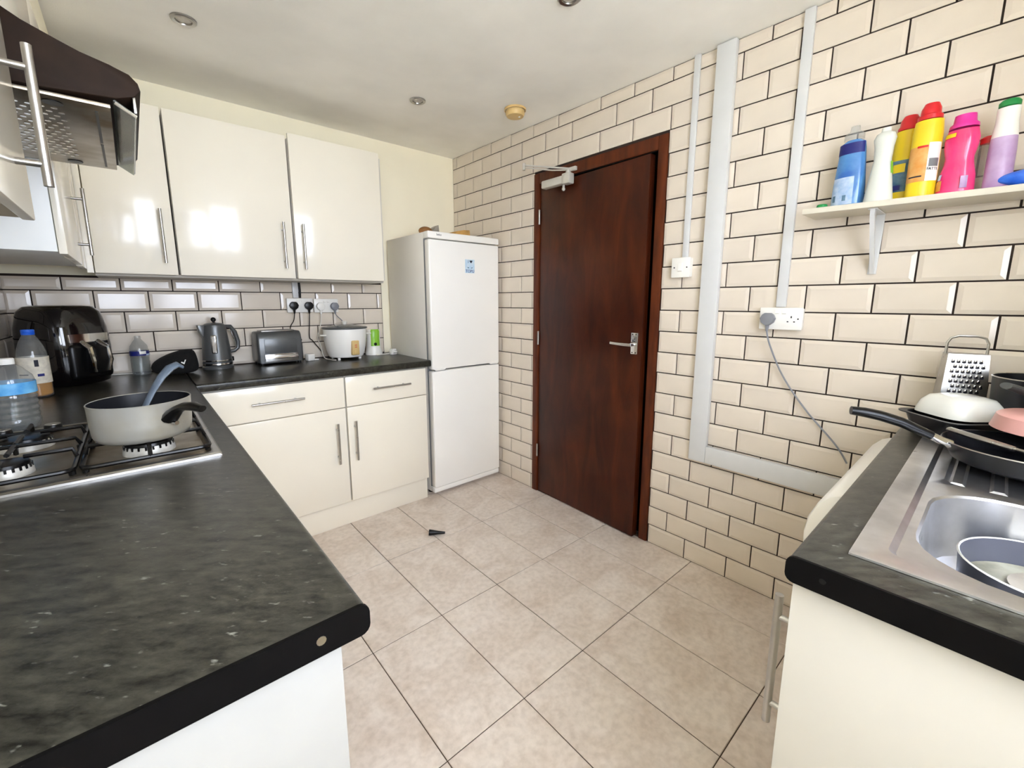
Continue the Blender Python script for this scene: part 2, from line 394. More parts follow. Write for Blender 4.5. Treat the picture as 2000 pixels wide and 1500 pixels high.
DY0, DY1, DZ = 0.199, 1.077, 2.038      # door frame outline on the right wall
wr = M(); wr.box(0, 0.12, YF, DY0, -0.02, 2.42).box(0, 0.12, DY1, YB+0.1, -0.02, 2.42).box(0, 0.12, DY0, DY1, DZ, 2.42)
wall_right = structure(wr.done('wall_right', 'grout', smooth=0))
wall_back = structure(M().box(XL-0.1, 0.12, YB, YB+0.1, -0.02, 2.42).done('wall_back', 'paint', smooth=0))
wall_left = structure(M().box(XL-0.1, XL, YF, YB, -0.02, 2.42).done('wall_left', 'paint', smooth=0))
wf = M()
WX0, WX1, WZ0, WZ1 = -1.76, -0.94, 1.04, 2.20
GX0, GX1, GZ1 = -2.38, -1.80, 2.05
wf.box(WX1, 0.12, YF-0.12, YF, -0.02, 2.42).box(WX0, WX1, YF-0.12, YF, -0.02, WZ0).box(WX0, WX1, YF-0.12, YF, WZ1, 2.42)
wf.box(GX1, WX0, YF-0.12, YF, -0.02, 2.42).box(GX0, GX1, YF-0.12, YF, GZ1, 2.42).box(XL-0.1, GX0, YF-0.12, YF, -0.02, 2.42)
wall_front = structure(wf.done('wall_front', 'paint', smooth=0))
M().box(-6, 4, -9, YF-0.12, -0.12, -0.03).done('bounce_paving', 'outside', smooth=0)['kind'] = 'structure'  # unseen paving outside, made pale to bounce light up to the ceiling
# window inferred from tile reflections; unseen glazed door added for extra daylight
win = struct_empty('window_1')
m = M(); t = 0.055
for x0, x1, z0, z1 in ((WX0, WX0+t, WZ0, WZ1), (WX1-t, WX1, WZ0, WZ1), (WX0, WX1, WZ0, WZ0+t), (WX0, WX1, WZ1-t, WZ1), (-1.38, -1.32, WZ0, WZ1)):
    m.box(x0, x1, YF-0.09, YF-0.03, z0, z1, 0.004)
m.done('window_frame', 'white', win)
for x0, x1 in ((WX0+t, -1.38), (-1.32, WX1-t)): M().box(x0, x1, YF-0.062, YF-0.058, WZ0+t, WZ1-t).done('pane', 'glass', win, smooth=0)
M().box(WX0-0.02, WX1+0.02, YF-0.03, YF+0.03, WZ0-0.025, WZ0, 0.004).done('window_sill', 'white', win)
bd = struct_empty('fill_door')
m = M()
for x0, x1, z0, z1 in ((GX0, GX0+0.07, 0, GZ1), (GX1-0.07, GX1, 0, GZ1), (GX0, GX1, 0, 1.15), (GX0, GX1, GZ1-0.07, GZ1)): m.box(x0, x1, YF-0.09, YF-0.03, z0, z1, 0.004)
m.done('door_frame', 'white', bd)
M().box(GX0+0.07, GX1-0.07, YF-0.062, YF-0.058, 1.15, GZ1-0.07).done('pane', 'glass', bd, smooth=0)

# ------------------------------------------------------------------ metro tiles
def tile_mesh(w, h, th=0.0072, bw=0.013):
    bw = min(bw, w*0.3, h*0.3); e = 0.0042
    m = M(); q = ((-1, -1), (1, -1), (1, 1), (-1, 1))
    m.loops([[(sx*w/2, sy*h/2, 0) for sx, sy in q], [(sx*w/2, sy*h/2, e) for sx, sy in q],
             [(sx*(w/2-bw), sy*(h/2-bw), th) for sx, sy in q]], close_last=True)
    return m
def put_tile(parent, wall, a0, a1, z0, z1, pl, stuff=None):
    """one bevelled tile on a wall; a runs along the wall"""
    g = 0.0027
    a0 += g; a1 -= g; z0 += g; z1 -= g
    if a1-a0 < 0.006 or z1-z0 < 0.006: return
    w_, h_ = a1-a0, z1-z0; ca, cz = (a0+a1)/2, (z0+z1)/2
    rots = {'right': Matrix(((0, 0, -1), (-1, 0, 0), (0, 1, 0))), 'back': Matrix(((1, 0, 0), (0, 0, -1), (0, 1, 0))), 'left': Matrix(((0, 0, 1), (1, 0, 0), (0, 1, 0)))}[wall]
    loc = {'right': (pl, ca, cz), 'back': (ca, pl, cz), 'left': (pl, ca, cz)}[wall]
    jit = Matrix.Rotation(random.gauss(0, 0.004), 3, 'X') @ Matrix.Rotation(random.gauss(0, 0.004), 3, 'Y')
    mtx = Matrix.Translation(loc) @ (rots @ jit).to_4x4()
    if stuff is not None:
        m = tile_mesh(w_, h_); me = bpy.data.meshes.new('t'); m.b.to_mesh(me); m.b.free(); me.transform(mtx); stuff.b.from_mesh(me); bpy.data.meshes.remove(me); return
    key = ('t', round(w_, 3), round(h_, 3))
    if key not in TILE_CACHE:
        ob = tile_mesh(w_, h_).done('wall_tile', 'tile', parent, smooth=0); TILE_CACHE[key] = ob.data
    else:
        ob = bpy.data.objects.new('wall_tile', TILE_CACHE[key]); COL.objects.link(ob); ob.parent = parent
    ob.matrix_world = mtx

CH = 0.1025
rest = M()
for n in range(1, 24):
    z0, z1 = (n-1)*CH, n*CH
    off = 0.0 if n % 2 else 0.5
    J = [-0.0066-0.2002*(u+off) for u in range(-4, 8)]
    J = [j for j in J if YF+0.02 < j < (0.66 if n > 19 else 0.99)]
    L = [1.3+0.2055*k+(0 if n % 2 else 0.1027) for k in range(-5, 5)]
    L = [j for j in L if (0.66 if n > 19 else 0.99) <= j < YB-0.015]
    if L and J and L[0]-max(J) < 0.09: L = L[1:]
    J = sorted(J+L+[YF, YB])
    for a0, a1 in zip(J, J[1:]):
        zt = min(z1, ceil_z((a0+a1)/2)-0.001)
        pieces = [(a0, a1, z0, zt)]
        if z0 < DZ and a1 > DY0 and a0 < DY1:
            pieces = []
            if a0 < DY0: pieces.append((a0, DY0-0.001, z0, zt))
            if a1 > DY1: pieces.append((DY1+0.001, a1, z0, zt))
            if zt > DZ+0.004: pieces.append((max(a0, DY0), min(a1, DY1), DZ+0.002, zt))
        for p in pieces:
            put_tile(wall_right, 'right', *p, 0.0, stuff=rest if p[1] < -1.02 else None)
r = rest.done('wall_tiles', 'tile', wall_right, smooth=0); r['kind'] = 'stuff'

ZL = [0.9173, 1.0204, 1.1234, 1.2265, 1.3295, 1.392]
gb = M().box(XL, -0.628, YB-0.004, YB, 0.88, 1.40).done('grout_bed', 'grout', wall_back, smooth=0)
for k in range(5):
    off = 0.5 if k % 2 == 0 else 0.0      # course above line 1.3295 (k=4) is offset by half
    J = sorted([XL] + [j for j in (-2.3027+0.20466*(u+off) for u in range(-1, 10)) if XL+0.015 < j < -0.64] + [-0.63])
    for a0, a1 in zip(J, J[1:]): put_tile(wall_back, 'back', a0, a1, ZL[k], ZL[k+1], YB-0.004)
M().box(XL, XL+0.003, 0.70, YB, 0.88, 1.40).done('grout_bed', 'grout', wall_left, smooth=0)
for k in range(5):
    J = sorted([0.70] + [j for j in (1.9-0.203*(u+0.5*(k % 2)) for u in range(0, 7)) if 0.72 < j < YB-0.03] + [YB-0.012])
    for a0, a1 in zip(J, J[1:]): put_tile(wall_left, 'left', a0, a1, ZL[k], ZL[k+1], XL+0.003)

# ------------------------------------------------------------------ door in the right wall
d1 = struct_empty('door_1')
m = M(); fw = 0.047
m.box(-0.012, 0.10, DY1-fw, DY1, 0, DZ, 0.004).done('door_frame', 'frame', d1)
M().box(-0.012, 0.10, DY0, DY0+fw, 0, DZ, 0.004).done('door_frame', 'frame', d1)
M().box(-0.012, 0.10, DY0+fw, DY1-fw, DZ-0.062, DZ, 0.004).done('door_frame', 'frame', d1)
M().box(-0.004, 0.10, DY0+fw, DY0+fw+0.004, 0, DZ-0.062).done('seal_and_gap_shade', 'strip', d1, smooth=0)  # black lining on the jamb and head stands in for shade in the gap
M().box(-0.004, 0.10, DY0+fw+0.004, DY1-fw, DZ-0.066, DZ-0.062).done('seal_and_gap_shade', 'strip', d1, smooth=0)
M().box(0.052, 0.10, DY0+fw+0.004, DY1-fw, 0, DZ-0.066).done('door_stop_shade', 'strip', d1, smooth=0)  # black sheet behind the ajar leaf, painting the shade of the gap

hinge = Vector((-0.006, DY1-fw-0.006, 0))
leaf = M().box(0, 0.04, -0.757, 0, 0.008, DZ-0.078, 0.002).done('door_leaf', 'door', d1)
leaf.location = hinge; leaf.rotation_euler = (0, 0, R(-2.4)); ROOT[leaf.name] = Vector((0, 0, 0))
M().box(-0.007, 0, -0.738, -0.698, 1.005, 1.115, 0.003).cyl((-0.007, -0.718, 1.055), (-0.045, -0.718, 1.055), 0.009, n=12) \
   .tube([(-0.043, -0.722, 1.055), (-0.047, -0.69, 1.055), (-0.048, -0.65, 1.056), (-0.046, -0.60, 1.058)], [0.010, 0.0095, 0.009, 0.008], n=10).done('door_handle', 'chrome', leaf)
for y in (-0.728, -0.708):
    for z in (1.013, 1.107): M().cyl((-0.0075, y, z), (-0.0068, y, z), 0.0035, n=8).done('screw', 'black', leaf)
for z in (0.25, 1.00, 1.74): M().cyl((-0.006, 0.003, z), (-0.006, 0.003, z+0.085), 0.006, n=10).done('hinge', 'steel', leaf)
cl = struct_empty('x'); cl.name = 'door_closer'; ROOT['door_closer'] = Vector((0, 0, 0)); cl.parent = d1; del cl['kind']
M().box(-0.075, -0.030, 0.765, 0.955, 1.922, 1.966, 0.008).done('closer_body', 'silver', cl)
M().box(-0.082, -0.036, 0.735, 0.79, 1.915, 1.972, 0.006).cyl((-0.055, 0.765, 1.97), (-0.055, 0.765, 1.99), 0.013, n=14).done('closer_cap', 'silver', cl)
M().cyl((-0.05, 0.80, 1.90), (-0.05, 0.80, 1.924), 0.007, n=10).sphere((-0.05, 0.80, 1.897), 0.010).done('adjuster', 'silver', cl)
M().tube([(-0.055, 0.765, 1.99), (-0.09, 0.85, 2.000), (-0.17, 1.00, 2.032)], 0.0065, n=8, flat=0.6).cyl((-0.17, 1.00, 2.018), (-0.17, 1.00, 2.055), 0.009, n=10).done('closer_arm', 'silver', cl)
M().tube([(-0.17, 1.00, 2.045), (-0.03, 0.775, 2.004)], 0.005, n=8).box(-0.03, -0.012, 0.735, 0.80, 1.99, 2.012, 0.003).done('closer_arm', 'silver', cl)

# ------------------------------------------------------------------ boxed pipe and cable trunking on the right wall
pb = thing('pipe_boxing', 'white painted L-shaped pipe boxing running down the tiled wall then along it', 'pipe boxing', (0, -0.045, 0.53))
M().box(-0.036, -0.0088, -0.087, -0.010, 0.533, 2.305, 0.003).done('upright_board', 'whitepaint', pb, True)
M().box(-0.036, -0.0088, -0.70, -0.0875, 0.533, 0.612, 0.003).done('level_board', 'whitepaint', pb, True)
t1 = thing('cable_trunking', 'narrow white trunking dropping to the light switch beside the door', 'trunking', (0, 0.078, 1.47))
M().box(-0.021, -0.0088, 0.065, 0.091, 1.471, 2.312, 0.002).done('cover', 'whitepaint', t1, True)
t2 = thing('cable_trunking', 'wider white trunking dropping to the double socket left of the bottle shelf', 'trunking', (0, -0.33, 1.25))
M().box(-0.024, -0.0088, -0.348, -0.314, 1.250, 2.302, 0.002).done('cover', 'whitepaint', t2, True)
sw = thing('light_switch', 'white single rocker light switch beside the dark door', 'switch', (0, 0.087, 1.382))
M().box(-0.028, -0.004, 0.045, 0.129, 1.384, 1.468, 0.003).done('backbox', 'white', sw, True)
M().box(-0.037, -0.0285, 0.042, 0.132, 1.381, 1.471, 0.004).done('faceplate', 'white', sw, True)
M().prism([(-0.037, 1.408), (-0.046, 1.412), (-0.039, 1.446), (-0.037, 1.446)], 'y', 0.078, 0.098).done('rocker', 'white', sw, True)
for y in (0.057, 0.117): M().cyl((-0.0375, y, 1.426), (-0.0365, y, 1.426), 0.0035, n=8).done('screw', 'ink', sw, True)

def socket(name_lab, side, a, z, ghosts, yb=None):
    """double wall socket centred at a along the wall; side 'right' or 'back'"""
    if side == 'right': loc = (0, a, z-0.043)
    else: loc = (a, YB, z-0.043)
    t = thing('wall_socket', name_lab, 'socket', loc, R(-90) if side == 'right' else 0)
    y0 = -0.010
    M().box(-0.070, 0.070, y0-0.024, y0+0.006, 0.004, 0.082, 0.003).done('backbox', 'white', t)
    M().box(-0.075, 0.075, y0-0.032, y0-0.0245, 0.0, 0.086, 0.004).done('faceplate', 'white', t)
    f = y0-0.032
    for x in (-0.012, 0.012): M().prism([(f, 0.062), (f-0.006, 0.064), (f-0.002, 0.078), (f, 0.078)], 'x', x-0.007, x+0.007).done('rocker', 'white', t)
    for gx in ghosts:
        M().box(gx-0.0022, gx+0.0022, f-0.0004, f+0.001, 0.046, 0.054).done('pin_slot', 'ink', t)
        for dx in (-0.011, 0.011): M().box(gx+dx-0.003, gx+dx+0.003, f-0.0004, f+0.001, 0.030, 0.034).done('pin_slot', 'ink', t)
    for x in (-0.06, 0.06): M().cyl((x, f-0.0004, 0.043), (x, f+0.001, 0.043), 0.003, n=8).done('screw', 'ink', t)
    return t
socket('white double socket on the tiled wall at the foot of the wide trunking', 'right', -0.340, 1.205, [0.037])
socket('white double socket over the toaster with two black plugs', 'back', -1.178, 1.252, [])
socket('white double socket over the rice cooker with a white and a grey plug', 'back', -1.022, 1.249, [])
t3 = thing('cable_trunking', 'short white trunking between wall cupboard and socket over the toaster', 'trunking', (-1.195, YB, 1.295))
M().box(-1.212, -1.180, YB-0.030, YB-0.0135, 1.297, 1.398, 0.002).done('cover', 'whitepaint', t3, True)
bc = M().tube([(-1.171, YB-0.022, 1.398), (-1.169, YB-0.022, 1.345), (-1.171, YB-0.022, 1.297)], 0.007, n=8).done('cable', 'black')
tag(bc, 'short black cable beside the trunking over the toaster socket', 'cable')

def plug(label, m_, loc, rz, cable=None, cm='black', group=None, cr=0.0028):
    t = thing('plug', label, 'plug', loc, rz, group)
    p = [(-0.019, 0.014), (-0.026, 0.0), (-0.021, -0.016), (-0.008, -0.027), (0.008, -0.027), (0.021, -0.016), (0.026, 0.0), (0.019, 0.014), (0.010, 0.021), (-0.010, 0.021)]
    M().prism(p, 'y', -0.026, 0.0, 0.004).done('plug_body', m_, t)
    M().cyl((0, -0.013, -0.024), (0, -0.013, -0.05), 0.008, 0.005, n=12).done('strain_relief', m_, t)
    if cable:
        inv = Matrix.Rotation(-rz, 3, 'Z')
        P = [inv @ (Vector(q)-Vector(loc)) for q in cable]
        pts = [Vector((0, -0.013, -0.048))]+P
        sm = []
        for i in range(len(pts)-1):
            a = pts[max(i-1, 0)]; b_ = pts[i]; c_ = pts[i+1]; d_ = pts[min(i+2, len(pts)-1)]
            for k in range(6):
                u = k/6; sm.append(0.5*((2*b_)+(c_-a)*u+(2*a-5*b_+4*c_-d_)*u*u+(3*b_-a-3*c_+d_)*u*u*u))
        sm.append(pts[-1])
        M().tube(sm, cr, n=8).done('cord', cm, t)
    return t
fB = YB-0.0425
plug('black plug in the left outlet over the toaster, cord running behind it', 'black', (-1.218, fB, 1.253), 0,
     [(-1.224, YB-0.045, 1.16), (-1.240, YB-0.03, 1.125), (-1.250, YB-0.02, 1.06)])
plug('black plug in the second outlet, its cord hanging right of the toaster', 'black', (-1.132, fB, 1.252), 0,
     [(-1.132, YB-0.04, 1.14), (-1.135, YB-0.03, 1.055), (-1.118, YB-0.03, 1.03), (-1.07, YB-0.03, 0.96), (-1.055, YB-0.03, 0.922)])
plug('white round plug in the socket over the rice cooker', 'white', (-1.062, fB, 1.247), 0,
     [(-1.064, YB-0.04, 1.14), (-1.085, YB-0.03, 1.05), (-1.075, YB-0.035, 1.0), (-1.07, YB-0.08, 0.925), (-1.06, 1.79, 0.9185), (-1.045, 1.75, 0.9185)], 'cable_white')
plug('grey plug in the rightmost outlet over the rice cooker', 'plug_grey', (-0.975, fB, 1.247), 0,
     [(-0.96, YB-0.05, 1.18), (-0.93, YB-0.05, 1.15), (-0.92, YB-0.06, 1.12)], 'plug_grey')
plug('grey plug in the double socket, grey cord trailing down to the washing machine', 'plug_grey', (-0.042, -0.300, 1.206), R(-90),
     [(-0.05, -0.315, 1.10), (-0.03, -0.365, 0.98), (-0.025, -0.45, 0.86), (-0.022, -0.56, 0.74), (-0.024, -0.60, 0.68)], 'plug_grey', cr=0.0032)

# ------------------------------------------------------------------ handles
def bar_handle(parent, p0, p1, out, name='handle', r=0.006):
    """stainless bar with two posts; out = vector from the door face to the bar"""
    a = Vector(p0); b = Vector(p1); ov = Vector(out); d = (b-a).normalized(); L = (b-a).length
    m = M(); m.cyl(a+ov, b+ov, r, n=14)
    for q in (a+d*L*0.16, b-d*L*0.16): m.cyl(q, q+ov, r*0.8, n=10)
    return m.done(name, 'steel', parent, True)

# ------------------------------------------------------------------ wall cupboards on the back wall
UZ0, UZ1 = 1.405, 2.128
def wall_unit(label, x0, x1, hx, z1=UZ1, extra=0.0):
    t = thing('wall_cupboard', label, 'cupboard', ((x0+x1)/2, 1.97, UZ0))
    M().box(x0+0.001, x1+extra-0.001, 1.6705, YB-0.003, UZ0, UZ1-0.005, 0.001).done('carcass', 'carc', t, True)
    d = M().box(x0+0.0025, x1-0.0025, 1.651, 1.669, UZ0-0.006, z1, 0.0025).done('door', 'cab', t, True)
    bar_handle(d, (hx, 1.651, 1.450), (hx, 1.651, 1.688), (0, -0.032, 0))
    return t
wall_unit('narrow cream wall cupboard next to the corner, handle low on its right edge', -2.068, -1.777, -1.822)
wall_unit('wide cream wall cupboard above the kettle, handle on its right edge', -1.773, -1.262, -1.314)
wall_unit('cream wall cupboard next to the fridge, handle on its left edge', -1.255, -0.749, -1.216, 2.146, 0.014)
lp = M().box(-2.068, -0.735, 1.70, YB-0.014, 1.390, 1.404).done('light_pelmet', 'under')
tag(lp, 'grey underside board beneath the back wall cupboards', 'board')
bpack = M().prism([(-0.965, 2.1235), (-0.955, 2.165), (-0.93, 2.176), (-0.90, 2.166), (-0.885, 2.1235)], 'y', 1.74, 1.80, 0.004).done('packet', 'brownpack')
tag(bpack, 'small brown packet lying on top of the wall cupboard next to the fridge', 'packet')

# ------------------------------------------------------------------ wall cupboards and hood on the left wall
FXL = -2.09
tr1 = structure(M().box(XL, -2.095, YF, 1.655, 2.135, 2.31).done('trim_1', 'paint', smooth=0))
t = thing('wall_cupboard', 'cream wall cupboard on the hob wall beyond the hood, pale side panel towards the window', 'cupboard', (-2.25, 1.2, 1.40))
M().box(XL+0.002, -2.111, 0.932, 1.640, 1.422, 2.130, 0.001).done('carcass', 'panel_white', t, True)
dd = M().box(-2.109, FXL, 0.934, 1.440, 1.416, 2.128, 0.0025).done('door', 'cab', t, True)
bar_handle(dd, (FXL, 1.375, 1.45), (FXL, 1.375, 1.69), (0.034, 0, 0))
M().box(-2.109, FXL, 1.443, 1.642, 1.412, 2.128, 0.0015).box(FXL, -2.0695, 1.655, 1.668, 1.399, 2.128).done('corner_filler', 'cab', t, True)
t = thing('wall_cupboard', 'cream wall cupboard on the hob wall nearest the camera with a long steel handle', 'cupboard', (-2.25, -0.16, 1.40))
M().box(XL+0.002, -2.106, -0.45, 0.330, 1.434, 2.130, 0.001).done('carcass', 'under', t, True)
dd = M().box(-2.104, -2.086, -0.448, 0.328, 1.430, 2.128, 0.0025).done('door', 'cab', t, True)
bar_handle(dd, (-2.086, 0.205, 1.475), (-2.086, 0.205, 1.70), (0.036, 0, 0), r=0.007)
t = thing('wall_cupboard', 'cream flap cupboard built over the extractor hood', 'cupboard', (-2.25, 0.43, 1.74))
M().box(XL+0.002, -2.111, 0.336, 0.928, 1.816, 2.130, 0.001).done('carcass', 'carc', t, True)
M().box(-2.109, FXL, 0.3365, 0.9275, 1.812, 2.128, 0.0025).done('door', 'cab', t, True)

HY0, HY1 = 0.340, 0.926
hd = thing('extractor_hood', 'dark brown visor cooker hood with steel perforated filter and glass flap', 'extractor hood', (-2.15, 0.43, 1.60))
prof = [(XL+0.012, 1.6860), (-2.06, 1.6820), (-1.942, 1.6900), (-1.911, 1.7020), (-1.900, 1.7160), (-1.903, 1.7300), (-1.916, 1.7440), (-1.945, 1.7530), (-1.988, 1.7610), (-2.012, 1.7720), (-2.042, 1.7840), (-2.062, 1.7920), (-2.088, 1.8080), (XL+0.012, 1.8080)]
M().prism(prof, 'y', HY0, HY1, 0.002).done('hood_body', 'brown', hd, True)
M().box(XL+0.02, -1.952, HY0+0.012, HY1-0.012, 1.6730, 1.6805, 0.001).done('underside_panel', 'hob', hd, True)
m = M()
for i in range(15):
    for j in range(17):
        x = -2.30+0.0185*i+(0.009 if j % 2 else 0); y = HY0+0.085+0.0245*j
        if y < HY1-0.07: m.cyl((x, y, 1.6718), (x, y, 1.6732), 0.0052, n=8)
q = m.done('filter_holes', 'chrome', hd, True); q['kind'] = 'stuff'
M().box(-1.978, -1.973, HY0+0.05, HY0+0.29, 1.6715, 1.6735).box(-1.978, -1.973, HY0+0.31, HY1-0.04, 1.6715, 1.6735).done('slot', 'black', hd, True)
for y in (HY0+0.05, HY1-0.05): M().cyl((-2.04, y, 1.6712), (-2.04, y, 1.6732), 0.016, n=16).done('lamp_recess', 'black', hd, True)
M().prism([(-1.947, 1.6880), (-1.944, 1.6900), (-1.912, 1.6690), (-1.914, 1.6660)], 'y', HY0+0.008, HY1-0.005).done('glass_flap', 'hoodglass', hd, True)
M().tube([(-1.944, HY0+0.004, 1.6830), (-1.912, HY0+0.004, 1.6630)], 0.0035, n=8).done('flap_bracket', 'chrome', hd, True)
M().box(-1.915, -1.910, HY0+0.004, HY1, 1.6710, 1.7030, 0.001).done('front_lip', 'steel', hd, True)

# ------------------------------------------------------------------ base units, back wall
def base_unit_back(label, x0, x1, hdoor, hd0, hd1):
    t = thing('base_cupboard', label, 'cupboard', ((x0+x1)/2, 1.7, 0.0))
    M().box(x0+0.001, x1-0.001, 1.4105, 1.955, 0.15, 0.8755, 0.001).done('carcass', 'carc', t, True)
    dr = M().box(x0+0.0025, x1-0.0025, 1.391, 1.409, 0.703, 0.868, 0.002).done('drawer_front', 'cab', t, True)
    bar_handle(dr, (hd0, 1.391, 0.789), (hd1, 1.391, 0.789), (0, -0.030, 0), r=0.0055)
    d = M().box(x0+0.0025, x1-0.0025, 1.391, 1.409, 0.152, 0.698, 0.002).done('door', 'cab', t, True)
    bar_handle(d, (hdoor, 1.391, 0.396), (hdoor, 1.391, 0.623), (0, -0.030, 0), r=0.0055)
    return t
base_unit_back('cream base cupboard with drawer under the kettle, beside the hob counter', -1.785, -1.134, -1.191, -1.585, -1.348)
base_unit_back('narrower cream base cupboard with drawer beside the fridge', -1.130, -0.627, -1.092, -0.983, -0.749)
pl = M().box(-1.79, -0.622, 1.430, 1.448, 0.001, 0.149, 0.001).done('plinth', 'cab')
tag(pl, 'long cream plinth board under the base cupboards beside the fridge', 'plinth')
# base units under the hob counter
for (y0, y1, lab) in ((-0.41, 0.19, 'cream base cupboard at the near end of the hob counter'), (0.194, 0.79, 'cream base cupboard directly under the hob'), (0.794, 1.386, 'cream base cupboard between hob and corner')):
    t = thing('base_cupboard', lab, 'cupboard', (-2.1, (y0+y1)/2, 0))
    M().box(XL+0.01, -1.836, y0+0.001, y1-0.001, 0.15, 0.8755, 0.001).done('carcass', 'carc', t, True)
    d = M().box(-1.834, -1.816, y0+0.0025, y1-0.0025, 0.152, 0.868, 0.002).done('door', 'cab', t, True)
    bar_handle(d, (-1.816, y1-0.05, 0.56), (-1.816, y1-0.05, 0.80), (0.028, 0, 0))
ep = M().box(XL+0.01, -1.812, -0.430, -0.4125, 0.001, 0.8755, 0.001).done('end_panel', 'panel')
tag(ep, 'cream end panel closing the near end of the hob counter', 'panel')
p2 = M().box(-1.875, -1.858, -0.41, 1.42, 0.001, 0.149, 0.001).done('plinth', 'cab'); tag(p2, 'cream plinth board running under the hob counter', 'plinth')

# ------------------------------------------------------------------ worktops
WT0, WT1 = 0.8765, 0.915
def nose(front, back, z0=WT0, z1=WT1, r=0.010, sgn=1):
    """profile with a rounded front edge; sgn = direction of the front"""
    pts = [(back, z0), (back, z1)]
    for k in range(5):
        a = PI/2-k*PI/8; pts.append((front-sgn*r+sgn*r*math.cos(a), z1-r+r*math.sin(a)))
    for k in range(5):
        a = -k*PI/8; pts.append((front-sgn*r+sgn*r*math.cos(a), z0+r+r*math.sin(a)))
    return pts
lw = thing('worktop', 'dark speckled worktop along the hob wall, running to the near left', 'worktop', (-2.1, 0.7, WT0))
M().prism(nose(-1.7865, XL+0.002), 'y', -0.452, YB-0.014).done('slab', 'worktop', lw, True)
M().prism(nose(-1.7845, XL+0.002, WT0-0.0005, WT1+0.0008, 0.012), 'y', -0.4575, -0.4525).done('end_strip', 'strip', lw, True)
M().cyl((-1.842, -0.4582, 0.896), (-1.842, -0.4572, 0.896), 0.0055, n=12).done('screw', 'steel', lw, True)
M().box(-1.7885, -1.7862, 1.40, YB-0.014, WT1-0.004, WT1+0.0006).done('joint_strip', 'strip', lw, True)
bw = thing('worktop', 'dark worktop under the kettle and rice cooker, ending at the fridge', 'worktop', (-1.2, 1.68, WT0))
M().prism(nose(1.372, YB-0.014, sgn=-1), 'x', -1.7855, -0.600).done('slab', 'worktop', bw, True)
rw = thing('worktop', 'dark worktop holding the sink, black strip on its end', 'worktop', (-0.65, -1.07, WT0))
RX0, RX1, RY0, RY1 = -1.284, -0.012, YF+0.004, -0.757
SX0, SX1, SY0, SY1 = -1.195, -0.318, -1.305, -0.838        # cut-out for the sink
m = M(); m.prism(nose(RY1, SY1), 'x', RX0, RX1)
m.box(RX0, RX1, RY0, SY0, WT0, WT1).box(RX0, SX0, SY0, SY1, WT0, WT1).box(SX1, RX1, SY0, SY1, WT0, WT1)
m.done('slab', 'worktop', rw, True)
M().prism(nose(RY1+0.002, RY0, WT0-0.0005, WT1+0.0008, 0.012), 'x', RX0-0.0052, RX0-0.0004).done('end_strip', 'strip', rw, True)
for y in (-0.80, -1.0): M().cyl((RX0-0.006, y, 0.896), (RX0-0.005, y, 0.896), 0.004, n=12).done('screw', 'black', rw, True)

# ------------------------------------------------------------------ sink
def rrect(x0, x1, y0, y1, r, z, n=6):
    out = []
    for cx, cy, a0 in ((x1-r, y1-r, 0), (x0+r, y1-r, 90), (x0+r, y0+r, 180), (x1-r, y0+r, 270)):
        for k in range(n+1):
            a = R(a0+90*k/n); out.append((cx+r*math.cos(a), cy+r*math.sin(a), z))
    return out
def rect_like(x0, x1, y0, y1, z, n=6):
    """rectangle loop with the same vertex count and order as rrect (square corners)"""
    return rrect(x0, x1, y0, y1, 0.0005, z, n)
sk = thing('sink', 'stainless steel sink with rounded bowl and ribbed drainer set in the worktop', 'sink', (-0.75, -1.07, 0.92))
x0, x1, y0, y1 = -1.222, -0.292, -1.325, -0.813
z = 0.9195; dk = 0.9125
BX0, BX1, BY0, BY1 = -1.165, -0.800, -1.262, -0.872
m = M()
m.loops([rect_like(x0, x1, y0, y1, 0.9156), rrect(x0, x1, y0, y1, 0.004, z-0.001), rrect(x0+0.003, x1-0.003, y0+0.003, y1-0.003, 0.004, z),
         rrect(x0+0.036, x1-0.026, y0+0.030, y1-0.036, 0.02, z), rrect(x0+0.044, x1-0.034, y0+0.038, y1-0.044, 0.02, dk)])
ix0, ix1, iy0, iy1 = x0+0.044, x1-0.034, y0+0.038, y1-0.044
xm = -0.782
# deck left of xm carries the bowl, right of xm the drainer
m.loops([rect_like(ix0+0.0005, xm, iy0, iy1, dk), rrect(BX0-0.004, BX1+0.004, BY0-0.004, BY1+0.004, 0.105, dk), rrect(BX0, BX1, BY0, BY1, 0.10, dk-0.004),
         rrect(BX0+0.012, BX1-0.012, BY0+0.012, BY1-0.012, 0.095, 0.80), rrect(BX0+0.03, BX1-0.03, BY0+0.03, BY1-0.03, 0.085, 0.775), rrect(BX0+0.06, BX1-0.06, BY0+0.06, BY1-0.06, 0.07, 0.768)], close_last=True)
m.loops([rect_like(xm, ix1, iy0, iy1, dk), rrect(xm+0.02, ix1-0.015, iy0+0.02, iy1-0.02, 0.03, dk), rrect(xm+0.028, ix1-0.022, iy0+0.028, iy1-0.028, 0.03, dk-0.006)], close_last=True)
m.done('basin', 'sink', sk, True, 30)
m = M()
for k in range(7):
    yy = iy0+0.055+k*0.056
    m.prism([(yy-0.012, dk-0.0058), (yy-0.007, dk-0.001), (yy+0.007, dk-0.001), (yy+0.012, dk-0.0058)], 'x', xm+0.04, ix1-0.04)
m.done('drainer_ribs', 'sink', sk, True)
M().lathe([(0, 0.002), (0.03, 0.002), (0.034, 0.0)], (-0.98, -1.07, 0.768), 20).done('plug_hole', 'chrome', sk, True)

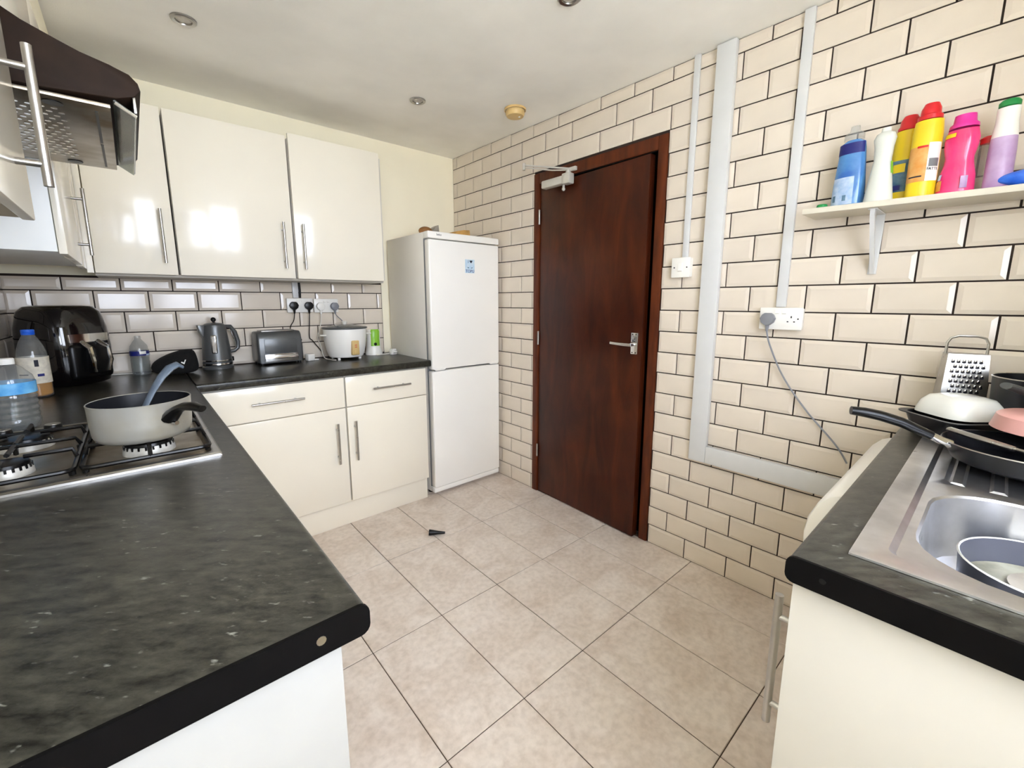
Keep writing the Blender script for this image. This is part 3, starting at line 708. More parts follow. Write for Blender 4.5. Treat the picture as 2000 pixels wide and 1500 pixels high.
# ------------------------------------------------------------------ base unit and washing machine under the sink
t = thing('base_cupboard', 'cream base cupboard under the sink end with a vertical bar handle', 'cupboard', (-1.1, -1.05, 0))
M().box(-1.243, -0.952, YF+0.01, -0.7815, 0.15, 0.755, 0.001).box(-1.243, -0.952, -0.80, -0.7815, 0.755, 0.8755).done('carcass', 'carc', t, True)
d = M().box(-1.240, -0.953, -0.780, -0.762, 0.152, 0.868, 0.002).done('door', 'cab', t, True)
bar_handle(d, (-1.195, -0.762, 0.545), (-1.195, -0.762, 0.790), (0, 0.033, 0), r=0.0065)
ep = M().box(-1.2625, -1.2445, YF+0.01, -0.7605, 0.001, 0.8755, 0.001).done('end_panel', 'carc')
tag(ep, 'white end panel closing the sink worktop, facing the viewer', 'panel')
wm = thing('washing_machine', 'white washing machine with rounded front standing under the sink worktop by the tiled wall', 'washing machine', (-0.64, -1.0, 0))
WXa, WXb = -0.868, -0.268
M().box(WXa, WXb, YF+0.03, -0.735, 0.012, 0.755, 0.006).box(WXa, WXb, -0.855, -0.735, 0.74, 0.862, 0.006).done('cabinet', 'fridge', wm, True)
pr = [(-0.735, 0.705), (-0.690, 0.705), (-0.680, 0.712), (-0.678, 0.76), (-0.684, 0.80), (-0.698, 0.835), (-0.718, 0.858), (-0.735, 0.866), (-0.757, 0.8695), (-0.757, 0.705)]
M().prism(pr, 'x', WXa-0.001, WXb+0.001, 0.008).done('control_panel', 'fridge', wm, True)
M().box(WXa, WXb, -0.735, -0.700, 0.02, 0.702, 0.008).done('front_panel', 'fridge', wm, True)
M().tube([(-0.64+0.165*math.cos(a), -0.698, 0.40+0.165*math.sin(a)) for a in [2*PI*i/28 for i in range(28)]], 0.016, n=8, closed=True).done('porthole_ring', 'white', wm, True)
M().sphere((-0.64, -0.70, 0.40), 0.145, 1, 0.16, 1, 24, 12).done('porthole_glass', 'blackgloss', wm, True)
M().cyl((-0.44, -0.684, 0.765), (-0.44, -0.672, 0.765), 0.024, 0.021, n=20).done('dial', 'white', wm, True)
M().box(WXa+0.03, WXa+0.20, -0.683, -0.676, 0.735, 0.785, 0.003).done('detergent_drawer', 'white', wm, True)

# ------------------------------------------------------------------ fridge freezer
fr = thing('fridge_freezer', 'tall white fridge freezer standing between the worktop and the tiled wall', 'fridge', (-0.31, 1.66, 0))
X0, X1 = -0.582, -0.034
M().box(X0, X1, 1.452, 1.945, 0.022, 1.690, 0.004).done('cabinet', 'fridge_side', fr, True)
M().box(X0-0.001, X1+0.001, 1.393, 1.4515, 1.651, 1.692, 0.006).done('top_panel', 'fridge', fr, True)
ud = M().box(X0+0.002, X1-0.001, 1.392, 1.445, 0.848, 1.645, 0.009, 3).done('door', 'fridge', fr, True)
ld = M().box(X0+0.002, X1-0.001, 1.392, 1.445, 0.062, 0.838, 0.009, 3).done('door', 'fridge', fr, True)
M().box(X0, X1, 1.402, 1.452, 0.024, 0.058, 0.006).done('kick_plate', 'fridge', fr, True)
M().box(X0+0.001, X1-0.002, 1.445, 1.4522, 0.06, 1.65).done('seal_and_gap_shade', 'grey', fr, True)
for (hx, dd) in ((-0.525, ud), (-0.085, ud)):
    M().prism([(hx-0.045, 0.852), (hx+0.045, 0.852), (hx+0.03, 0.842), (hx-0.03, 0.842)], 'y', 1.387, 1.41, 0.002).done('grip', 'fridge', dd, True)
    M().box(hx-0.04, hx+0.04, 1.3915, 1.40, 0.8395, 0.845).done('grip_recess', 'grey', ld, True)
M().cyl((X0+0.03, 1.50, 0), (X0+0.03, 1.50, 0.024), 0.018, n=12).cyl((X1-0.03, 1.50, 0), (X1-0.03, 1.50, 0.024), 0.018, n=12).done('foot', 'black', fr, True)
text('beko', 0.018, 'brand_print', 'ink', fr, (-0.505, 1.3925, 1.674), (R(90), 0, 0))
st = thing('sticker', 'small pale blue sticker with dark print on the fridge door', 'sticker', (-0.277, 1.392, 1.455))
M().box(-0.316, -0.242, 1.3905, 1.3917, 1.455, 1.540).done('backing', 'sticker', st, True)
text('I', 0.024, 'letter_print', 'ink', st, (-0.292, 1.390, 1.526), (R(90), 0, 0))
M().prism([(-0.270, 1.517), (-0.281, 1.529), (-0.279, 1.535), (-0.274, 1.535), (-0.270, 1.531), (-0.266, 1.535), (-0.261, 1.535), (-0.259, 1.529)], 'y', 1.3896, 1.3904).done('heart_print', 'ink', st, True)
text('TOPU', 0.026, 'letter_print', 'navy', st, (-0.279, 1.390, 1.466), (R(90), 0, 0))
M().prism([(-0.297, 1.486), (-0.285, 1.484), (-0.288, 1.491), (-0.299, 1.493)], 'y', 1.3896, 1.3904).prism([(-0.272, 1.484), (-0.260, 1.486), (-0.258, 1.493), (-0.268, 1.490)], 'y', 1.3896, 1.3904).done('motif_print', 'teal', st, True)
p = thing('packet', 'brown and grey packet lying on the fridge top near its left edge', 'packet', (-0.47, 1.60, 1.6925))
M().sphere((-0.475, 1.60, 1.722), 0.045, 1.05, 0.8, 0.62).done('contents', 'brownpack', p, True)
M().prism([(-0.44, 1.694), (-0.435, 1.73), (-0.41, 1.755), (-0.392, 1.765), (-0.385, 1.694)], 'y', 1.57, 1.64, 0.006).done('wrapper', 'greyfilm', p, True)
p = M().prism([(-0.29, 1.6935), (-0.262, 1.738), (-0.20, 1.752), (-0.15, 1.755), (-0.145, 1.6935)], 'y', 1.56, 1.74, 0.006).done('cardboard_box', 'cardboard')
tag(p, 'flattened tan cardboard box lying on the fridge top near the tiled wall', 'box')

# ------------------------------------------------------------------ ceiling fittings
for (x, y, lab) in ((-1.698, 1.251, 'recessed ceiling downlight above the hob wall cupboards'), (-0.695, 1.266, 'recessed ceiling downlight near the smoke detector, towards the fridge'), (-0.700, 0.205, 'recessed ceiling downlight at the top edge, half out of view')):
    zc = ceil_z(y)
    t = thing('downlight', lab, 'ceiling light', (x, y, zc-0.003))
    M().lathe([(0.026, 0.004), (0.028, -0.003), (0.037, -0.005), (0.042, -0.002), (0.042, 0.003)], n=28).done('bezel', 'steel', t)
    M().lathe([(0, -0.003), (0.018, -0.002), (0.026, 0.002)], n=24).done('lamp', 'bulb', t)
sd = thing('smoke_detector', 'yellowed round smoke detector on the ceiling near the tiled wall', 'detector', (-0.238, 1.0, ceil_z(1.0)))
M().lathe([(0.060, -0.001), (0.060, -0.010), (0.057, -0.012)], n=32).done('base_ring', 'yellowed', sd)
M().lathe([(0.052, -0.011), (0.053, -0.028), (0.046, -0.040), (0.02, -0.044), (0, -0.044)], n=32).done('cover', 'yellowed', sd)
M().cyl((0.012, -0.02, -0.043), (0.012, -0.02, -0.046), 0.006, n=12).done('indicator', 'white', sd)

# ------------------------------------------------------------------ hob
hb = thing('gas_hob', 'stained stainless four-burner gas hob set in the worktop', 'hob', (-2.09, 0.54, WT1))
hx0, hx1, hy0, hy1 = -2.335, -1.838, 0.262, 0.835
M().loops([rect_like(hx0, hx1, hy0, hy1, 0.9152), rrect(hx0, hx1, hy0, hy1, 0.006, 0.920), rrect(hx0+0.004, hx1-0.004, hy0+0.004, hy1-0.004, 0.006, 0.9235),
            rrect(hx0+0.018, hx1-0.018, hy0+0.018, hy1-0.018, 0.012, 0.9235)]).done('hob_rim', 'steel', hb, True, 25)
M().loops([rrect(hx0+0.018, hx1-0.018, hy0+0.018, hy1-0.018, 0.012, 0.9235), rrect(hx0+0.026, hx1-0.026, hy0+0.026, hy1-0.026, 0.012, 0.9175)], close_last=True).done('hob_plate', 'hob', hb, True, 25)
BUR = [(-1.968, 0.405, 0.046), (-1.968, 0.635, 0.038), (-2.200, 0.405, 0.038), (-2.200, 0.635, 0.046)]
for (x, y, r_) in BUR:
    b_ = M().lathe([(r_*1.10, 0), (r_*1.08, 0.010), (r_*1.04, 0.013), (r_, 0.020), (0, 0.020)], (x, y, 0.9178), 28).done('burner', 'alu', hb, True)
    m = M()
    for k in range(22):
        a = 2*PI*k/22; m.box(-0.0022, 0.0022, -0.002, 0.002, -0.004, 0.004)
        for v in m.b.verts[-8:] if hasattr(m.b.verts, '__getitem__') and not m.b.verts.ensure_lookup_table() else []:
            v.co = Matrix.Rotation(a, 3, 'Z') @ (v.co+Vector((r_, 0, 0)))+Vector((x, y, 0.935))
    q = m.done('flame_ports', 'iron', b_, True); q['kind'] = 'stuff'
    M().lathe([(r_*0.98, 0.0205), (r_*0.95, 0.027), (r_*0.7, 0.029), (0, 0.029)], (x, y, 0.9178), 28).done('burner_cap', 'iron', b_, True)
for x in (-2.262, -2.168, -2.076, -1.985):
    M().lathe([(0.019, 0), (0.0185, 0.016), (0.0165, 0.019), (0, 0.0192)], (x, 0.797, 0.9178), 20).done('knob', 'black', hb, True)
    M().lathe([(0.0165, 0.0), (0.0160, 0.0012), (0, 0.0014)], (x, 0.797, 0.937), 20).done('knob_cap', 'steel', hb, True)
def grate(xc):
    g = M(); x0, x1, y0, y1, zt = xc-0.112, xc+0.112, 0.300, 0.745, 0.953
    r_ = 0.0048
    loop = rrect(x0, x1, y0, y1, 0.018, 0.932, 3); g.tube(loop, r_, n=8, closed=True)
    for (bx, by, br) in [b for b in BUR if abs(b[0]-xc) < 0.1]:
        for dx, dy in ((1, 0), (-1, 0), (0, 1), (0, -1)):
            ex = x1 if dx > 0 else x0; 
            if dx: e = Vector((ex, by, 0))
            else: e = Vector((bx, (y1 if dy > 0 else 0.52) if by > 0.52 else (0.52 if dy > 0 else y0), 0))
            i_ = Vector((bx+dx*0.028, by+dy*0.028, 0))
            g.tube([(e.x, e.y, 0.932), (e.x+(i_.x-e.x)*0.08, e.y+(i_.y-e.y)*0.08, zt), (i_.x, i_.y, zt)], r_, n=6)
    g.tube([(x0, 0.52, 0.932), (x0+0.01, 0.52, zt-0.002), (x1-0.01, 0.52, zt-0.002), (x1, 0.52, 0.932)], r_, n=6)
    for cx in (x0+0.004, x1-0.004):
        for cy in (y0+0.02, y1-0.02, 0.52): g.cyl((cx, cy, 0.918), (cx, cy, 0.932), 0.006, n=8)
    return g.done('pan_grate', 'iron', hb, True)
grate(-1.968); grate(-2.204)

# saucepan on the hob
PZ = 0.9585
sp = thing('saucepan', 'grey enamel saucepan with black inside and stubby black handle, on the hob', 'saucepan', (-1.972, 0.405, PZ))
k_ = 0.915
M().lathe([(r_*k_, z_) for r_, z_ in [(0, 0), (0.088, 0), (0.096, 0.004), (0.1015, 0.014), (0.104, 0.04), (0.1055, 0.084), (0.1065, 0.0875), (0.1045, 0.0885), (0.1035, 0.0875)]], n=48).done('pan_body', 'pan_out', sp)
M().lathe([(r_*k_, z_) for r_, z_ in [(0, 0.004), (0.088, 0.004), (0.098, 0.012), (0.1015, 0.04), (0.1034, 0.087)]], n=48).done('lining', 'nonstick', sp)
hv = Vector((math.cos(R(-59)), math.sin(R(-59)), 0))
hp = [hv*0.092+Vector((0, 0, 0.050)), hv*0.104+Vector((0, 0, 0.060)), hv*0.122+Vector((0, 0, 0.073)), hv*0.145+Vector((0, 0, 0.082)), hv*0.175+Vector((0, 0, 0.084)), hv*0.200+Vector((0, 0, 0.080))]
M().tube(hp, [0.020, 0.018, 0.0135, 0.0125, 0.014, 0.010], n=12, flat=0.75).done('handle', 'black', sp)
M().cyl(hv*0.100+Vector((0, 0, 0.042)), hv*0.114+Vector((0, 0, 0.040)), 0.005, n=10).done('rivet', 'chrome', sp)
ld_ = M().tube([(-1.985, 0.432, 0.9685), (-1.965, 0.448, 1.02), (-1.948, 0.462, 1.052), (-1.926, 0.474, 1.086), (-1.906, 0.484, 1.106), (-1.890, 0.490, 1.113), (-1.878, 0.493, 1.104)], [0.008, 0.0085, 0.010, 0.0125, 0.0145, 0.0125, 0.007], n=10, flat=0.5).done('spatula', 'silicone')
tag(ld_, 'grey silicone utensil leaning in the saucepan', 'utensil')

# ------------------------------------------------------------------ bottles on the hob wall worktop
def label_band(parent, r, z0, z1, m_, a0=None, a1=None, name='label', n=32, c=(0, 0, 0)):
    return M().lathe([(r, z0), (r, z1)], c, n, a0=a0, a1=a1).done(name, m_, parent)
t = thing('water_bottle', 'large clear water bottle with blue label standing behind the hob', 'bottle', (-2.248, 0.895, WT1+0.0005), R(-40))
m = M().lathe([(0, 0.004), (0.034, 0.0), (0.044, 0.004), (0.050, 0.018)] + [(0.0505-(0.003 if k % 2 else 0), 0.026+0.0085*k) for k in range(10)] + [(0.049, 0.115), (0.049, 0.142), (0.046, 0.154), (0.030, 0.176), (0.016, 0.188), (0.015, 0.193)], n=36)
m.done('bottle_body', 'pet', t)
M().lathe([(0, 0.006), (0.036, 0.004), (0.047, 0.02), (0.047, 0.095), (0, 0.095)], n=32).done('water', 'water', t)
label_band(t, 0.0512, 0.106, 0.138, 'waterlabel')
label_band(t, 0.0515, 0.126, 0.132, 'white', R(-150), R(-80), 'label_print')
label_band(t, 0.0517, 0.1245, 0.1265, 'navy', R(-150), R(-80), 'label_print')
M().lathe([(0.017, 0.188), (0.0175, 0.190), (0.0172, 0.203), (0.015, 0.205), (0, 0.205)], n=24).done('cap', 'white', t)
t = thing('juice_bottle', 'clear bottle with blue cap, pale label and a little amber juice', 'bottle', (-2.272, 1.485, WT1+0.0005), R(-20))
M().lathe([(0, 0.003), (0.036, 0.0), (0.042, 0.006), (0.043, 0.05), (0.0435, 0.06), (0.043, 0.13), (0.043, 0.145), (0.040, 0.175), (0.030, 0.21), (0.018, 0.235), (0.0165, 0.242)], n=36).done('bottle_body', 'pet', t)
M().lathe([(0, 0.008), (0.036, 0.006), (0.041, 0.012), (0.041, 0.062), (0, 0.062)], n=32).done('juice', 'juice', t)
label_band(t, 0.0442, 0.055, 0.155, 'paper')
label_band(t, 0.0446, 0.088, 0.093, 'ink', R(-125), R(-85), 'label_print')
label_band(t, 0.0446, 0.120, 0.145, 'ink', R(-60), R(-45), 'label_print')
label_band(t, 0.0446, 0.082, 0.092, 'navy', R(-55), R(-30), 'label_print')
M().lathe([(0.0175, 0.238), (0.0185, 0.240), (0.0185, 0.256), (0.0165, 0.258), (0, 0.258)], n=24).done('cap', 'bluefilm', t)
t = thing('water_bottle', 'small clear water bottle with dark blue band against the back tiles', 'bottle', (-1.960, 1.875, WT1+0.0005), R(10))
M().lathe([(0, 0.003), (0.030, 0.0), (0.037, 0.005)] + [(0.0375-(0.0022 if k % 2 else 0), 0.014+0.0085*k) for k in range(9)] + [(0.0375, 0.098), (0.0375, 0.122), (0.034, 0.145), (0.020, 0.168), (0.0125, 0.178), (0.0125, 0.194), (0, 0.194)], n=36).done('bottle_body', 'pet', t)
M().lathe([(0, 0.005), (0.031, 0.004), (0.034, 0.012), (0.034, 0.09), (0, 0.09)], n=32).done('water', 'water', t)
label_band(t, 0.0385, 0.098, 0.120, 'navy')
label_band(t, 0.0388, 0.106, 0.120, 'white', R(-100), R(-60), 'label_print')
label_band(t, 0.0388, 0.098, 0.106, 'bluelabel', R(-60), R(-20), 'label_print')

# ------------------------------------------------------------------ air fryer in the corner
af = thing('air_fryer', 'black air fryer with chrome-trimmed basket handle in the corner of the worktop', 'air fryer', (-2.205, 1.770, WT1+0.0005), R(42))
def srect(w_, d_, r_, z): return rrect(-w_/2, w_/2, -d_/2, d_/2, r_, z, 6)
L = [srect(0.20, 0.20, 0.06, 0.004), srect(0.225, 0.235, 0.07, 0.012), srect(0.245, 0.255, 0.07, 0.08), srect(0.25, 0.26, 0.07, 0.17), srect(0.245, 0.25, 0.07, 0.25), srect(0.225, 0.225, 0.07, 0.318), srect(0.19, 0.19, 0.06, 0.340), srect(0.12, 0.12, 0.04, 0.346)]
M().loops(L, True, True).done('housing', 'blackgloss', af, smooth=60)
M().box(-0.085, 0.085, -0.137, -0.10, 0.028, 0.185, 0.02, 3).done('basket', 'black', af)
M().prism([(-0.132, 0.19), (-0.130, 0.225), (-0.10, 0.225), (-0.10, 0.19)], 'x', -0.08, 0.08, 0.003).done('trim_band', 'chrome', af)
m = M()
m.tube([(-0.032, -0.128, 0.190), (-0.034, -0.170, 0.165), (-0.034, -0.180, 0.11), (-0.028, -0.172, 0.062)], [0.010, 0.011, 0.010, 0.006], n=8)
m.done('handle_rail', 'chrome', af)
M().tube([(0.032, -0.128, 0.190), (0.034, -0.170, 0.165), (0.034, -0.180, 0.11), (0.028, -0.172, 0.062)], [0.010, 0.011, 0.010, 0.006], n=8).done('handle_rail', 'chrome', af)
M().prism([(-0.13, 0.185), (-0.178, 0.165), (-0.186, 0.11), (-0.172, 0.058), (-0.130, 0.05)], 'x', -0.026, 0.026, 0.004).done('handle_grip', 'black', af)
wc = M().tube([(-2.12, 1.945, WT1+0.004), (-2.05, 1.942, WT1+0.0035), (-1.985, 1.93, WT1+0.0035)], 0.0032, n=8).done('cable', 'cable_white'); tag(wc, 'thin white cable lying along the tiles behind the small bottle', 'cable')

# black pouch
bag = M()
rng = random.Random(3)
P0 = [(-0.105, 0.02), (-0.103, 0.055), (-0.075, 0.082), (-0.03, 0.105), (0.02, 0.122), (0.06, 0.125), (0.078, 0.118), (0.086, 0.06), (0.09, 0.012), (0.05, 0.002), (-0.06, 0.0)]
def sc(P, s, dx=0, dz=0): return [(p[0]*s+dx, p[1]*s+dz) for p in P]
Ls = []
for k, (yy, s_, dx) in enumerate(((-0.075, 0.45, 0), (-0.066, 0.80, 0.003), (-0.03, 1.0, 0), (0.02, 0.97, -0.004), (0.06, 0.84, 0.0), (0.075, 0.5, 0))):
    Ls.append([(x+rng.uniform(-0.003, 0.003), yy+rng.uniform(-0.002, 0.002), max(0.0, zz+(0.035*(1-s_)))) for x, zz in sc(P0, s_, dx)])
bag.loops(Ls, True, True)
bt = thing('pouch', 'crumpled black fabric pouch with a small white tick, beside the kettle', 'pouch', (-1.822, 1.790, WT1+0.0005), R(6))
bo = bag.done('fabric', 'blackmatt', bt, smooth=60)
sm = bo.modifiers.new('smooth', 'SUBSURF'); sm.levels = 2; sm.render_levels = 2
M().prism([(0.004, 0.063), (0.017, 0.054), (0.026, 0.076), (0.021, 0.076), (0.0165, 0.063), (0.007, 0.068)], 'y', -0.076, -0.0735).done('tick_print', 'white', bt)

# ------------------------------------------------------------------ kettle
kt = thing('kettle', 'charcoal grey jug kettle with black ball knob and side handle', 'kettle', (-1.640, 1.868, WT1+0.0005), R(8))
M().lathe([(0, 0.001), (0.072, 0.001), (0.073, 0.012), (0.066, 0.020)], n=40).done('power_base', 'greymetal', kt)
M().lathe([(0.067, 0.020), (0.069, 0.030), (0.0685, 0.05), (0.066, 0.09), (0.0615, 0.15), (0.0565, 0.20), (0.053, 0.226)], n=40).done('jug', 'greymetal', kt)
M().lathe([(0.0705, 0.024), (0.0715, 0.028), (0.0705, 0.032)], n=40).lathe([(0.0695, 0.044), (0.0705, 0.047), (0.0693, 0.050)], n=40).done('band', 'chrome', kt)
M().lathe([(0.053, 0.226), (0.051, 0.236), (0.04, 0.244), (0.018, 0.248), (0, 0.249)], n=36).done('lid', 'greymetal', kt)
M().cyl((0, 0, 0.247), (0, 0, 0.255), 0.014, 0.006, n=16).done('knob_collar', 'chrome', kt)
M().sphere((0, 0, 0.265), 0.0125).done('lid_knob', 'black', kt)
M().prism([(-0.046, 0.236), (-0.078, 0.238), (-0.073, 0.20), (-0.05, 0.16)], 'y', -0.018, 0.018, 0.005).done('spout', 'greymetal', kt)
M().tube([(0.045, 0, 0.226), (0.075, 0, 0.225), (0.096, 0, 0.195), (0.108, 0, 0.14), (0.104, 0, 0.105), (0.085, 0, 0.090), (0.062, 0, 0.088)], [0.011, 0.012, 0.011, 0.010, 0.010, 0.010, 0.009], n=10).done('handle', 'greymetal', kt)
M().tube([(0.058, -0.001, 0.206), (0.078, -0.002, 0.202), (0.092, -0.002, 0.15), (0.094, -0.002, 0.112)], 0.004, n=8).done('handle_trim', 'chrome', kt)
wv = Matrix.Rotation(R(-112), 4, 'Z')
M().box(0.052, 0.068, -0.014, 0.014, 0.085, 0.185, 0.007, 3).xf(wv).done('gauge_frame', 'chrome', kt)
M().box(0.055, 0.0695, -0.009, 0.009, 0.092, 0.178, 0.004, 2).xf(wv).done('gauge_window', 'bulb', kt)
M().box(0.060, 0.078, -0.010, 0.010, 0.035, 0.06, 0.004).done('switch', 'black', kt)

# ------------------------------------------------------------------ toaster
tt = thing('toaster', 'charcoal grey two-slice toaster with chrome bands next to the kettle', 'toaster', (-1.338, 1.875, WT1+0.0005), R(3))
pr = [(-0.07, 0.012), (0.07, 0.012), (0.072, 0.05), (0.07, 0.15), (0.062, 0.175), (0.045, 0.19), (-0.045, 0.19), (-0.062, 0.175), (-0.07, 0.15), (-0.072, 0.05)]
M().prism(pr, 'x', -0.118, 0.118, 0.010).done('shell', 'greymetal', tt, smooth=50)
M().box(-0.09, 0.09, -0.045, 0.045, 0.1895, 0.1965, 0.003).done('top_plate', 'steel', tt)
for y in (-0.022, 0.022): M().box(-0.075, 0.075, y-0.012, y+0.012, 0.1955, 0.1972).done('slot', 'black', tt)
M().box(-0.088, 0.090, -0.0755, -0.070, 0.018, 0.060, 0.002).done('side_panel', 'steel', tt)
M().box(-0.088, 0.090, -0.0775, -0.0745, 0.056, 0.062, 0.001).box(-0.088, 0.090, -0.0775, -0.0745, 0.034, 0.045, 0.001).done('band', 'chrome', tt)
M().box(-0.086, 0.086, -0.0745, -0.0715, 0.068, 0.150, 0.002).done('panel', 'greymetal', tt)
M().box(0.118, 0.136, -0.018, 0.018, 0.125, 0.137, 0.003).done('lever', 'black', tt)
for z in (0.075, 0.09): M().cyl((0.118, -0.02, z), (0.127, -0.02, z), 0.006, n=10).done('button', 'black', tt)
for x in (-0.10, 0.10):
    for y in (-0.05, 0.05): M().cyl((x, y, 0), (x, y, 0.014), 0.011, n=10).done('foot', 'black', tt)
wp = thing('power_adaptor', 'white charger block lying between the toaster and rice cooker', 'charger', (-1.165, 1.86, WT1+0.0005), R(15))
M().box(-0.022, 0.022, -0.02, 0.02, 0.0, 0.042, 0.005).done('block', 'white', wp)
M().box(0.0225, 0.05, -0.016, 0.016, 0.0, 0.008, 0.002).done('pin_plate', 'white', wp)

# ------------------------------------------------------------------ rice cooker
rc = thing('rice_cooker', 'cream rice cooker with glass lid and beige switch panel under the sockets', 'rice cooker', (-0.957, 1.815, WT1+0.0005))
M().lathe([(0.098, 0.016), (0.104, 0.020), (0.116, 0.06), (0.127, 0.12), (0.1305, 0.180), (0.130, 0.190)], n=48).lathe([(0, 0.018), (0.099, 0.016)], n=48).done('housing', 'fridge', rc)
M().lathe([(0.130, 0.190), (0.137, 0.193), (0.1375, 0.199), (0.128, 0.203), (0.120, 0.201)], n=48).done('pot_rim', 'greymetal', rc)
M().lathe([(0.121, 0.2015), (0.10, 0.208), (0.05, 0.216), (0, 0.218)], n=48).done('glass_lid', 'hoodglass', rc)
M().lathe([(0.012, 0.217), (0.016, 0.232), (0.012, 0.238), (0, 0.239)], n=20).done('lid_knob', 'cable_white', rc)
for s_ in (-1, 1): M().box(s_*0.140-0.022, s_*0.140+0.022, -0.03, 0.02, 0.150, 0.160, 0.004).done('handle', 'cable_white', rc)
pm_ = Matrix.Rotation(R(6), 4, 'Z')
M().box(-0.024, 0.024, -0.134, -0.108, 0.032, 0.122, 0.006, 3).xf(pm_).done('switch_panel', 'yellowed', rc)
M().box(-0.015, 0.015, -0.139, -0.13, 0.040, 0.066, 0.003).xf(pm_).done('switch_lever', 'yellowed', rc)
M().box(-0.007, 0.007, -0.1352, -0.133, 0.092, 0.096).box(-0.007, 0.007, -0.1352, -0.133, 0.080, 0.084).xf(pm_).done('indicator', 'red', rc)
for a in (40, 140, 220, 320): M().cyl((0.085*math.cos(R(a)), 0.085*math.sin(R(a)), 0), (0.088*math.cos(R(a)), 0.088*math.sin(R(a)), 0.02), 0.009, n=10).done('foot', 'white', rc)
# green juicer
gj = thing('juicer', 'small lime green and white juicer between the rice cooker and the fridge', 'juicer', (-0.738, 1.890, WT1+0.0005), R(-8))
M().lathe([(0, 0.0), (0.056, 0.0), (0.057, 0.012), (0.050, 0.035), (0.047, 0.05)], n=32, sx=1.0, sy=0.9).done('base', 'white', gj)
M().lathe([(0.047, 0.05), (0.044, 0.11), (0.046, 0.160), (0.040, 0.172), (0, 0.174)], n=32, sx=1.0, sy=0.9).done('body', 'white', gj)
M().lathe([(0.0475, 0.062), (0.0455, 0.11), (0.0475, 0.160), (0.041, 0.174)], n=20, sx=1.0, sy=0.92, a0=R(-125), a1=R(-45)).done('front_panel', 'lime', gj)
M().cyl((0, -0.041, 0.075), (0, -0.047, 0.075), 0.010, n=16).done('button', 'black', gj)
pg = thing('plug', 'loose white plug lying on the worktop against the fridge', 'plug', (-0.640, 1.80, WT1+0.0005), R(20))
M().prism([(-0.02, 0.001), (0.02, 0.001), (0.026, 0.022), (0.016, 0.04), (-0.016, 0.04), (-0.026, 0.022)], 'y', -0.014, 0.014, 0.004).done('plug_body', 'white', pg)
for dx, dz in ((-0.011, 0.014), (0.011, 0.014), (0, 0.03)): M().box(dx-0.003, dx+0.003, -0.03, -0.0145, dz-0.002, dz+0.002).done('pin', 'chrome', pg)
M().tube([(0, 0.014, 0.012), (-0.02, 0.03, 0.006), (-0.06, 0.05, 0.004), (-0.10, 0.055, 0.004)], 0.0032, n=8).done('cord', 'cable_white', pg)

# ------------------------------------------------------------------ shelf with cleaning bottles
SHZ = 1.578
sh = thing('wall_shelf', 'white shelf on the tiled wall carrying the cleaning bottles', 'shelf', (0, -0.8, SHZ-0.018))
sh.rotation_euler = (R(1.35), 0, 0)
M().box(-0.168, -0.010, -1.15+0.8, -0.412+0.8, 0.0, 0.018, 0.0012).done('board', 'shelf', sh)
def bracket(y):
    b_ = M()
    b_.box(-0.150, -0.010, y-0.012, y+0.012, -0.004, -0.0005, 0.001)
    b_.box(-0.013, -0.0095, y-0.012, y+0.012, -0.20, -0.001, 0.001)
    b_.prism([(-0.148, -0.004), (-0.144, -0.022), (-0.03, -0.175), (-0.013, -0.198), (-0.013, -0.185), (-0.02, -0.165), (-0.125, -0.02), (-0.125, -0.004)], 'y', y-0.006, y+0.006)
    return b_.done('bracket', 'whitepaint', sh)
bracket(0.200); bracket(-0.25)
def shz(y): return SHZ+(y+0.8)*math.tan(R(1.35))+0.0006
def bottle(name, label, x, y, rz=0.0): return thing(name, label, 'bottle', (x, y, shz(y)), rz)
def oval(t, name, m_, prof, sx=1.0, sy=0.6, **k): return M().lathe(prof, n=32, sx=sx, sy=sy, **k).done(name, m_, t)
# local x of each bottle runs along the shelf; rz = -90 deg turns -y (front) to -x
FR = R(-90)
t = bottle('detergent_bottle', 'blue washing-up liquid bottle with clear cap, first on the shelf', -0.085, -0.517, FR+R(-8))
oval(t, 'bottle_body', 'blue', [(0, 0), (0.044, 0), (0.047, 0.00678), (0.045, 0.0678), (0.040, 0.1356), (0.036, 0.1865), (0.033, 0.2057), (0.020, 0.2147), (0, 0.2147)])
oval(t, 'label', 'bluelabel', [(0.0482, 0.00904), (0.0470, 0.0565), (0.0445, 0.09605)], 1.0, 0.61, a0=R(-150), a1=R(-62))
oval(t, 'label_print', 'teal', [(0.0488, 0.02034), (0.0487, 0.04068)], 1.0, 0.615, a0=R(-135), a1=R(-122))
oval(t, 'label_print', 'teal', [(0.0488, 0.02034), (0.0487, 0.03842)], 1.0, 0.615, a0=R(-96), a1=R(-84))
oval(t, 'label_print', 'navy', [(0.0384, 0.1695), (0.0372, 0.2034)], 1.0, 0.61, a0=R(-160), a1=R(-20))
oval(t, 'cap', 'pet', [(0.028, 0.2147), (0.027, 0.2316), (0.014, 0.2429), (0.012, 0.2576), (0, 0.2588)], 1, 0.8)
t = bottle('cleaner_bottle', 'plain white waisted bottle second on the shelf', -0.122, -0.604, FR)
oval(t, 'bottle_body', 'offwhite', [(0, 0), (0.036, 0), (0.037, 0.00642), (0.030, 0.0642), (0.022, 0.1284), (0.024, 0.1658), (0.028, 0.1905), (0.022, 0.2054), (0.012, 0.2108), (0.011, 0.2226), (0, 0.2236)], 1.0, 0.75)
oval(t, 'label', 'lime', [(0.0300, 0.08346), (0.0255, 0.1198)], 1.0, 0.75, a0=R(-30), a1=R(30))
t = bottle('cleaner_bottle', 'shorter yellow bottle with red cap and teal label, behind the white one', -0.050, -0.648, FR)
